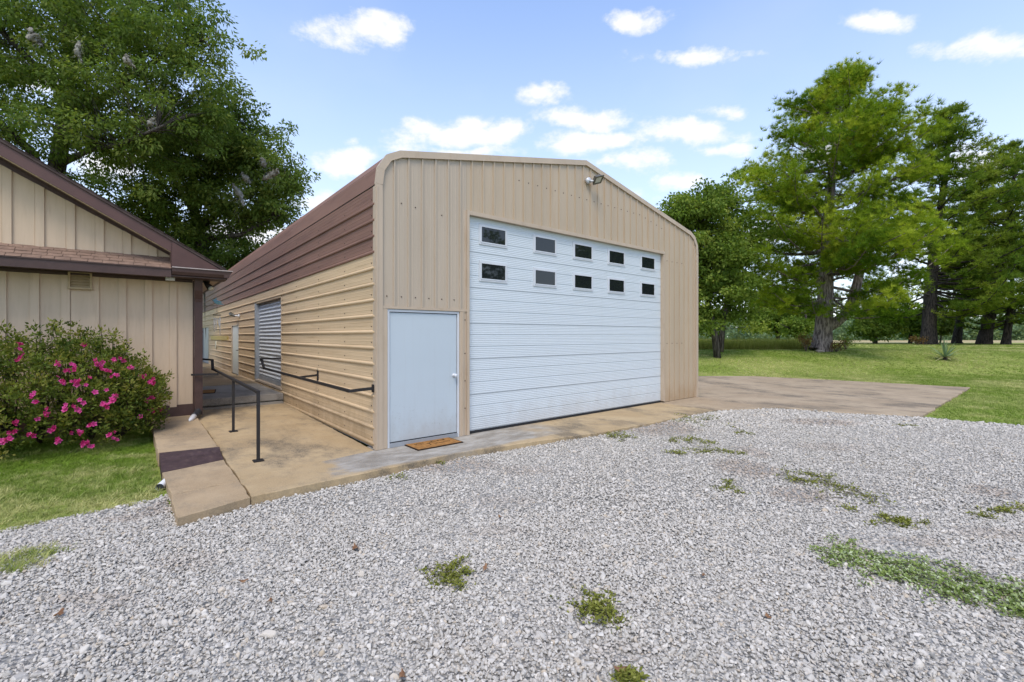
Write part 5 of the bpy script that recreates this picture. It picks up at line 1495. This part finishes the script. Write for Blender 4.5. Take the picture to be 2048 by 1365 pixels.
# places of weeds and of bare soil in the gravel (centre, half sizes), read off the photograph
WEEDS = [(900,1155,52,30,'olive','round olive weed patch in the open gravel, left of the star-shaped one',700,'weed'),
         (1200,1222,62,40,'olive','star-shaped weed patch near the bottom of the gravel',900,'weed'),
         (1925,1182,128,58,'pale','long pale green weed patch sprawling across the gravel at the right',6500,'weed_pale'),
         (1655,972,58,26,'green','ragged green weed patch in the middle of the gravel at the right',900,'weed'),
         (1468,981,33,10,'olive','small flat weed patch just left of the ragged green patch',260,'weed'),
         (1793,1050,56,14,'olive','thin flat weed patch above the long pale patch',480,'weed'),
         (1440,904,40,9,'green','bright green weed strip beyond the reddish soil patch',420,'weed'),
         (1360,878,28,8,'green','small bright weed clump in gravel between two slab edge tufts',300,'weed'),
         (1402,842,34,12,'green','grassy weed tuft on the apron edge nearest the concrete pad',420,'weed'),
         (1228,872,34,11,'green','grassy weed tuft on the apron edge below the overhead door',420,'weed'),
         (1420,889,20,5,'olive','tiny weed wisp just above the bright green weed strip',120,'weed'),
         (1355,910,26,5,'olive','thin weed wisp left of the bright green weed strip',140,'weed'),
         (1485,869,26,3,'olive','thin weed line in the gravel below the concrete pad',120,'weed'),
         (2015,1023,48,7,'green','flat weed strip cut off by the right edge of the gravel',320,'weed'),
         (1692,1020,10,6,'green','tiny weed sprig below the ragged green patch',70,'weed'),
         (1806,853,20,3,'green','tiny weed line near the lawn edge of the gravel',90,'weed'),
         (1984,1039,20,5,'green','small weed clump under the flat strip at the right edge',110,'weed'),
         (1262,1364,22,8,'green','weed clump at the very bottom of the gravel',420,'weed'),
         (880,927,22,8,'olive','small weed sprig at the slab edge below the doormat',90,'weed'),
         (790,958,16,5,'olive','tiny dry weed at the gravel edge left of the doormat',70,'weed')]
SOIL = [(1490,940,50,16,.9),(1600,993,55,14,.8),(1640,850,65,6,.8),(1315,858,62,14,1.),(1985,990,38,12,.8),(905,930,75,12,.9),(1700,1093,24,8,.6),(1505,908,24,10,.7),
        (1820,1085,60,10,.45),(1980,1070,60,10,.5),(1050,940,50,8,.5),(380,1120,60,16,.35),(210,1200,50,18,.4),(1000,1000,60,12,.35),(150,1190,40,10,.5),(330,1010,30,18,.8),(250,1035,40,6,.6),(1660,900,60,8,.4),(1240,1300,60,20,.3),(990,1060,60,10,.3)]

def tint_at(x, y):
    t = np.zeros(len(x))
    for (px_, py_, hw, hh, s_) in SOIL:
        gx, gy, Y = px_ground(px_, py_, -.07)
        dx, dy = x-gx, y-gy
        a = (dx*RT.x+dy*RT.y)/(hw*Y/910*1.2); b = (dx*FW.x+dy*FW.y)/(hh*Y*Y/(910*1.7)*1.2)
        t = np.maximum(t, s_*np.clip(1.35-(a*a+b*b), 0, 1))
    return t

def soft_noise(x, y, s, seed):
    r_ = np.random.default_rng(seed); o = np.zeros(len(x))
    for k in range(7):
        a = r_.uniform(0, 6.28); f = s*r_.uniform(.5, 2.2); o += np.sin((x*math.cos(a)+y*math.sin(a))*f+r_.uniform(0, 6.28))
    return o/7

def in_view(x, y, margin=.25):
    q = FW.x*(x-CAM.x)+FW.y*(y-CAM.y); r_ = RT.x*(x-CAM.x)+RT.y*(y-CAM.y)
    return (q > 1.1) & (np.abs(r_) < (1.125+margin)*q+.6), q

def gravel_stones():
    rng = np.random.default_rng(301)
    def lay(step, q0, q1, size, jit):
        xs = np.arange(-9, 13, step); ys = np.arange(-12, .2, step)
        X, Y = np.meshgrid(xs, ys, indexing='ij'); x = X.ravel()+rng.uniform(-jit, jit, X.size)*step; y = Y.ravel()+rng.uniform(-jit, jit, X.size)*step
        ok, q = in_view(x, y, .4); ok &= (q >= q0) & (q < q1)
        x, y = x[ok], y[ok]
        ex = x+.05*soft_noise(x, y, 5, 1); ey = y+.05*soft_noise(x, y, 5, 2)
        ok = inside(GRAVEL, ex, ey)
        gx, gy, gY = px_ground(15, 1132, -.1)     # grass patch at the left keeps clear of stones
        ok &= ~((((x-gx)/.26)**2+((y-gy)/.20)**2 < 1) & (rng.random(len(x)) < .9))
        x, y = x[ok], y[ok]
        return x, y, size*.94*rng.lognormal(0, .33, len(x))
    parts = [lay(.0195, 1.1, 4.4, .0118, .55), lay(.029, 1.1, 4.4, .0155, .6), lay(.0245, 4.4, 8.2, .0152, .6), lay(.036, 8.2, 15, .023, .6)]
    x = np.concatenate([p[0] for p in parts]); y = np.concatenate([p[1] for p in parts]); s = np.concatenate([p[2] for p in parts])
    n = len(x); z = H(x, y)+.008+rng.uniform(-.006, .012, n)+.012*soft_noise(x, y, 3, 5)
    tint = tint_at(x, y)*rng.uniform(.5, 1.2, n)
    # where soil shows, the stones lie thinner
    k = rng.random(n) > tint*.45
    # low, sunk stones beside concrete edges keep under its top
    rot = np.stack([rng.normal(0, .45, n), rng.normal(0, .45, n), rng.uniform(0, 6.28, n)], 1)
    scl = np.stack([s*rng.uniform(.85, 1.2, n), s, s*rng.uniform(.8, 1.15, n)], 1)
    P = np.stack([x, y, z], 1)
    print('stones', k.sum())
    scatter('gravel_stones', P[k], rot[k], scl[k], tint[k], stone_sources(), M['stone'], 'loose grey crushed stone covering the driveway')
gravel_stones()

def blade_sources(h, w, nb, spread, lean, seed0, count=6):
    out = []
    for k in range(count):
        rng = np.random.default_rng(seed0+k); v = []; f = []
        for b in range(nb):
            a = rng.uniform(0, 6.28); r_ = spread*rng.random()**.5; c = np.array([r_*math.cos(a), r_*math.sin(a), -.004])
            la = rng.uniform(0, 6.28); ln = rng.uniform(.1, 1)*lean; hh = h*rng.uniform(.55, 1.15)
            d = np.array([math.cos(la)*ln, math.sin(la)*ln, 1.]); d /= np.linalg.norm(d); s_ = np.array([-math.sin(la+.7), math.cos(la+.7), 0])
            o_ = len(v); m_ = c+d*hh*.55; e = m_+(d+np.array([math.cos(la)*.5*lean, math.sin(la)*.5*lean, -.2]))*hh*.45
            v += [c-s_*w, c+s_*w, m_+s_*w*.8, m_-s_*w*.8, e]; f += [(o_, o_+1, o_+2, o_+3), (o_+3, o_+2, o_+4)]
        me = bpy.data.meshes.new('grass_tuft'); me.from_pydata([tuple(p) for p in v], [], f); me.materials.append(M['grass'])
        out.append(bpy.data.objects.new('grass_tuft', me))
    return out

PAD = [(7.232,-1.36),(8.69,-2.1),(9.08,-3.37),(9.76,-4.43),(17.8,-4.37),(17.3,-1.2),(16.7,1.9),(15.3,3.2),(12.0,5.6),(8.975,5.6),(8.975,.3),(7.212,.3)]
def lawn_grass():
    rng = np.random.default_rng(401)
    # left lawn
    step = .024
    X, Y = np.meshgrid(np.arange(-9, -2.3, step), np.arange(-2.0, 4.3, step), indexing='ij')
    x = X.ravel()+rng.uniform(-.5, .5, X.size)*step*1.6; y = Y.ravel()+rng.uniform(-.5, .5, X.size)*step*1.6
    ok, q = in_view(x, y, .35)
    ex = x+.14*soft_noise(x, y, 7, 3)+rng.normal(0, .025, len(x)); ey = y+.14*soft_noise(x, y, 7, 4)+rng.normal(0, .025, len(x))
    gx, gy, gY = px_ground(15, 1132, -.1)
    patch = (((ex-gx)/.29)**2+((ey-gy)/.22)**2 < 1)
    slabs = (x > -2.45) & (y > -1.3)
    ok &= (~inside(GRAVEL, ex, ey) | patch) & ~slabs
    x, y = x[ok], y[ok]
    nn = soft_noise(x, y, 2.6, 6)
    near_edge = sstep(y-(-.19-.1*(x+3)*0), .9, .1)
    tint = np.clip(.16+1.3*np.maximum(0, nn)+.9*np.maximum(0, soft_noise(x, y, 9, 12))+.9*np.maximum(0, soft_noise(x, y, 24, 13))-.35*np.maximum(0, soft_noise(x, y, 14, 17))+.35*near_edge+rng.normal(0, .14, len(x)) - .4*sstep(y, 1.2, 2.4), 0, 1)
    keep = rng.random(len(x)) > .35*near_edge
    x, y, tint = x[keep], y[keep], tint[keep]; n = len(x)
    P = np.stack([x, y, H(x, y)-.012+.022*inside(GRAVEL, x, y)], 1)
    rot = np.stack([rng.normal(0, .15, n), rng.normal(0, .15, n), rng.uniform(0, 6.28, n)], 1); s = (rng.uniform(.55, 1.2, n)*np.where(rng.random(n) < .08, 1.8, 1))[:, None]*np.ones((1, 3))
    print('left tufts', n)
    scatter('left_lawn_grass', P, rot, s, tint, blade_sources(.045, .0022, 9, .022, 1.0, 500), M['grass'], 'mown green grass beside the walk and azalea').name = 'grass'
    # right lawn, two bands
    res = []
    for (q0, q1, step, sc) in ((8, 19, .075, 1.35), (19, 30, .12, 1.9), (30, 48, .24, 3.4)):
        X, Y = np.meshgrid(np.arange(8, 62, step), np.arange(-26, 24, step), indexing='ij')
        x = X.ravel()+rng.uniform(-.7, .7, X.size)*step; y = Y.ravel()+rng.uniform(-.7, .7, X.size)*step
        ok, q = in_view(x, y, .2); ok &= (q >= q0) & (q < q1); x, y = x[ok], y[ok]
        ex = x+.22*soft_noise(x, y, 5, 8)+rng.normal(0, .05, len(x)); ey = y+.22*soft_noise(x, y, 5, 9)+rng.normal(0, .05, len(x))
        ok = ~inside(GRAVEL, ex, ey) & ~inside(PAD, ex, ey) & ~((x < 9.1) & (y > -.2)); x, y = x[ok], y[ok]
        res.append((x, y, np.full(len(x), sc)))
    x = np.concatenate([r_[0] for r_ in res]); y = np.concatenate([r_[1] for r_ in res]); sc = np.concatenate([r_[2] for r_ in res]); n = len(x)
    q = FW.x*(x-CAM.x)+FW.y*(y-CAM.y)
    edge = np.maximum(sstep(q, 20.2, 18.6)*(x > 12)*(x < 18)*(q > 17), 0)
    tint = np.clip(.14+1.0*np.maximum(0, soft_noise(x, y, 1.1, 11))+.9*np.maximum(0, soft_noise(x, y, 4.2, 14))+.8*np.maximum(0, soft_noise(x, y, .45, 15))+.5*edge+rng.normal(0, .1, n), 0, 1)
    P = np.stack([x, y, H(x, y)-.014], 1)
    rot = np.stack([rng.normal(0, .12, n), rng.normal(0, .12, n), rng.uniform(0, 6.28, n)], 1)
    sz = np.minimum(sc, 1.6)*rng.uniform(.6, 1.2, n)
    s = np.stack([sc*rng.uniform(.8, 1.2, n), sc*rng.uniform(.8, 1.2, n), sz*.85], 1)
    print('right tufts', n)
    scatter('right_lawn_grass', P, rot, s, tint, blade_sources(.045, .0045, 9, .035, .9, 520), M['grass'], 'mown green lawn running back to the pines').name = 'grass'
lawn_grass()

# ------------------------------------------------------------------ weeds in the gravel
def weeds():
    for i, (px_, py_, hw, hh, kind, label, n, mat) in enumerate(WEEDS):
        rng = np.random.default_rng(600+i); z0 = -.07
        gx, gy, Y = px_ground(px_, py_, z0); z0 = float(H(gx, gy)); gx, gy, Y = px_ground(px_, py_, z0)
        A = 1.3*hw*Y/910; B = min(1.3*hh*Y*Y/(910*1.7), A*2.2)
        t = thing('weed_patch', label, 'weeds', (gx, gy, z0), 'weed patches in the gravel')
        # runners radiate from a few crowns
        nr = max(5, int(n/45)); segs = []
        st = MB()
        pts = []
        for k in range(nr):
            a = rng.uniform(0, 6.28); ln = rng.uniform(.7, 1.3); c0 = rng.normal(0, .18, 2)
            u_ = rng.uniform(-1.05, 1.05)
            if kind == 'pale': c0 = np.array([u_, -.85*u_+rng.normal(0, .34)])
            lob = .72+.45*math.cos(5*a+i) if kind == 'olive' else 1
            pr = []
            for s_ in range(9):
                u = (s_/8)**.6; aa = a+.5*(u-.5)*rng.normal()
                uu = c0+np.array([math.cos(aa), math.sin(aa)])*ln*u*lob*(.9 if kind != 'pale' else .42)
                p = Vector((gx, gy, 0))+RT*float(uu[0]*A)+FW*float(uu[1]*B); p.z = float(H(p.x, p.y))+.022+.012*math.sin(3*u+k)
                pr.append(p)
            st.tube(pr, [.0022]*9, 3, False); pts += pr
        st.build('stems', M['twig'], t)
        pts = np.array([tuple(p) for p in pts])
        c = pts[rng.integers(0, len(pts), n)]+rng.normal(0, 1, (n, 3))*np.array([.016, .016, .006])*(1+.12*Y)
        ax = unit(rng.normal(size=(n, 3))*np.array([1, 1, .35])+np.array([0, 0, .45]))
        big = 1.25+.07*Y
        tone = np.clip(rng.normal(.45, .24, n), 0, 1)
        v, f, tn = leaf_arrays(c, ax, .019*big*rng.uniform(.6, 1.3, n), .0052*big, rng, tone, nrm=np.tile([0, 0, 1.], (n, 1))+rng.normal(0, .5, (n, 3)))
        mesh_obj('leaves', v, f, M[mat], t, False, None, {'tone': tn})
weeds()

# ------------------------------------------------------------------ dead leaves on the gravel
def dead_leaves():
    spots = [(711,1097,.075,'curled tan dead leaf lying alone on the gravel left of centre'), (1240,1340,.06,'reddish dead leaf on the gravel above the bottom weed clump'), (487,1163,.05,'small tan dead leaf at the left of the gravel'), (118,1228,.055,'brown dead leaf on the gravel near the left grass patch'),
             (970,1136,.045,'pale yellow dead leaf right of the round olive weed patch'), (1000,1034,.04,'small rusty dead leaf on the gravel above the round weed patch'), (1408,1153,.04,'small red dead leaf in open gravel, right half'), (1537,1235,.04,'tan dead leaf fragment on the gravel right of the star-shaped weed'), (805,1352,.05,'dark brown dead leaf at the bottom edge of the gravel'), (540,1203,.045,'orange brown dead leaf, lowest at the left of the gravel')]
    for i, (px_, py_, s_, label) in enumerate(spots):
        rng = np.random.default_rng(700+i); gx, gy, Y = px_ground(px_, py_, -.07)
        s_ *= .8; n = 14; v = [np.array([0, 0, .2*s_])]; tn = [.4]
        for k in range(n):
            a = 2*math.pi*k/n; r_ = s_*(.62+.34*(k % 2)*rng.uniform(.6, 1.2))*(1.2 if k % 7 == 0 else .85)
            v.append(np.array([r_*math.cos(a), .62*r_*math.sin(a), .25*s_*math.cos(2*a)+rng.uniform(0, .15)*s_])); tn.append(rng.random())
        f = [(0, k+1, (k+1) % n+1) for k in range(n)]
        z = float(H(gx, gy))+.032
        o = mesh_obj('dead_leaf', np.array(v)+np.array([gx, gy, z]), f, M['deadleaf'], None, True, None, {'tone': tn}, loc=(gx, gy, z))
        o.rotation_euler = (rng.normal(0, .2), rng.normal(0, .2), rng.uniform(0, 6.28))
        tag(o, label, 'dead leaf', 'dead leaves on the gravel')
dead_leaves()
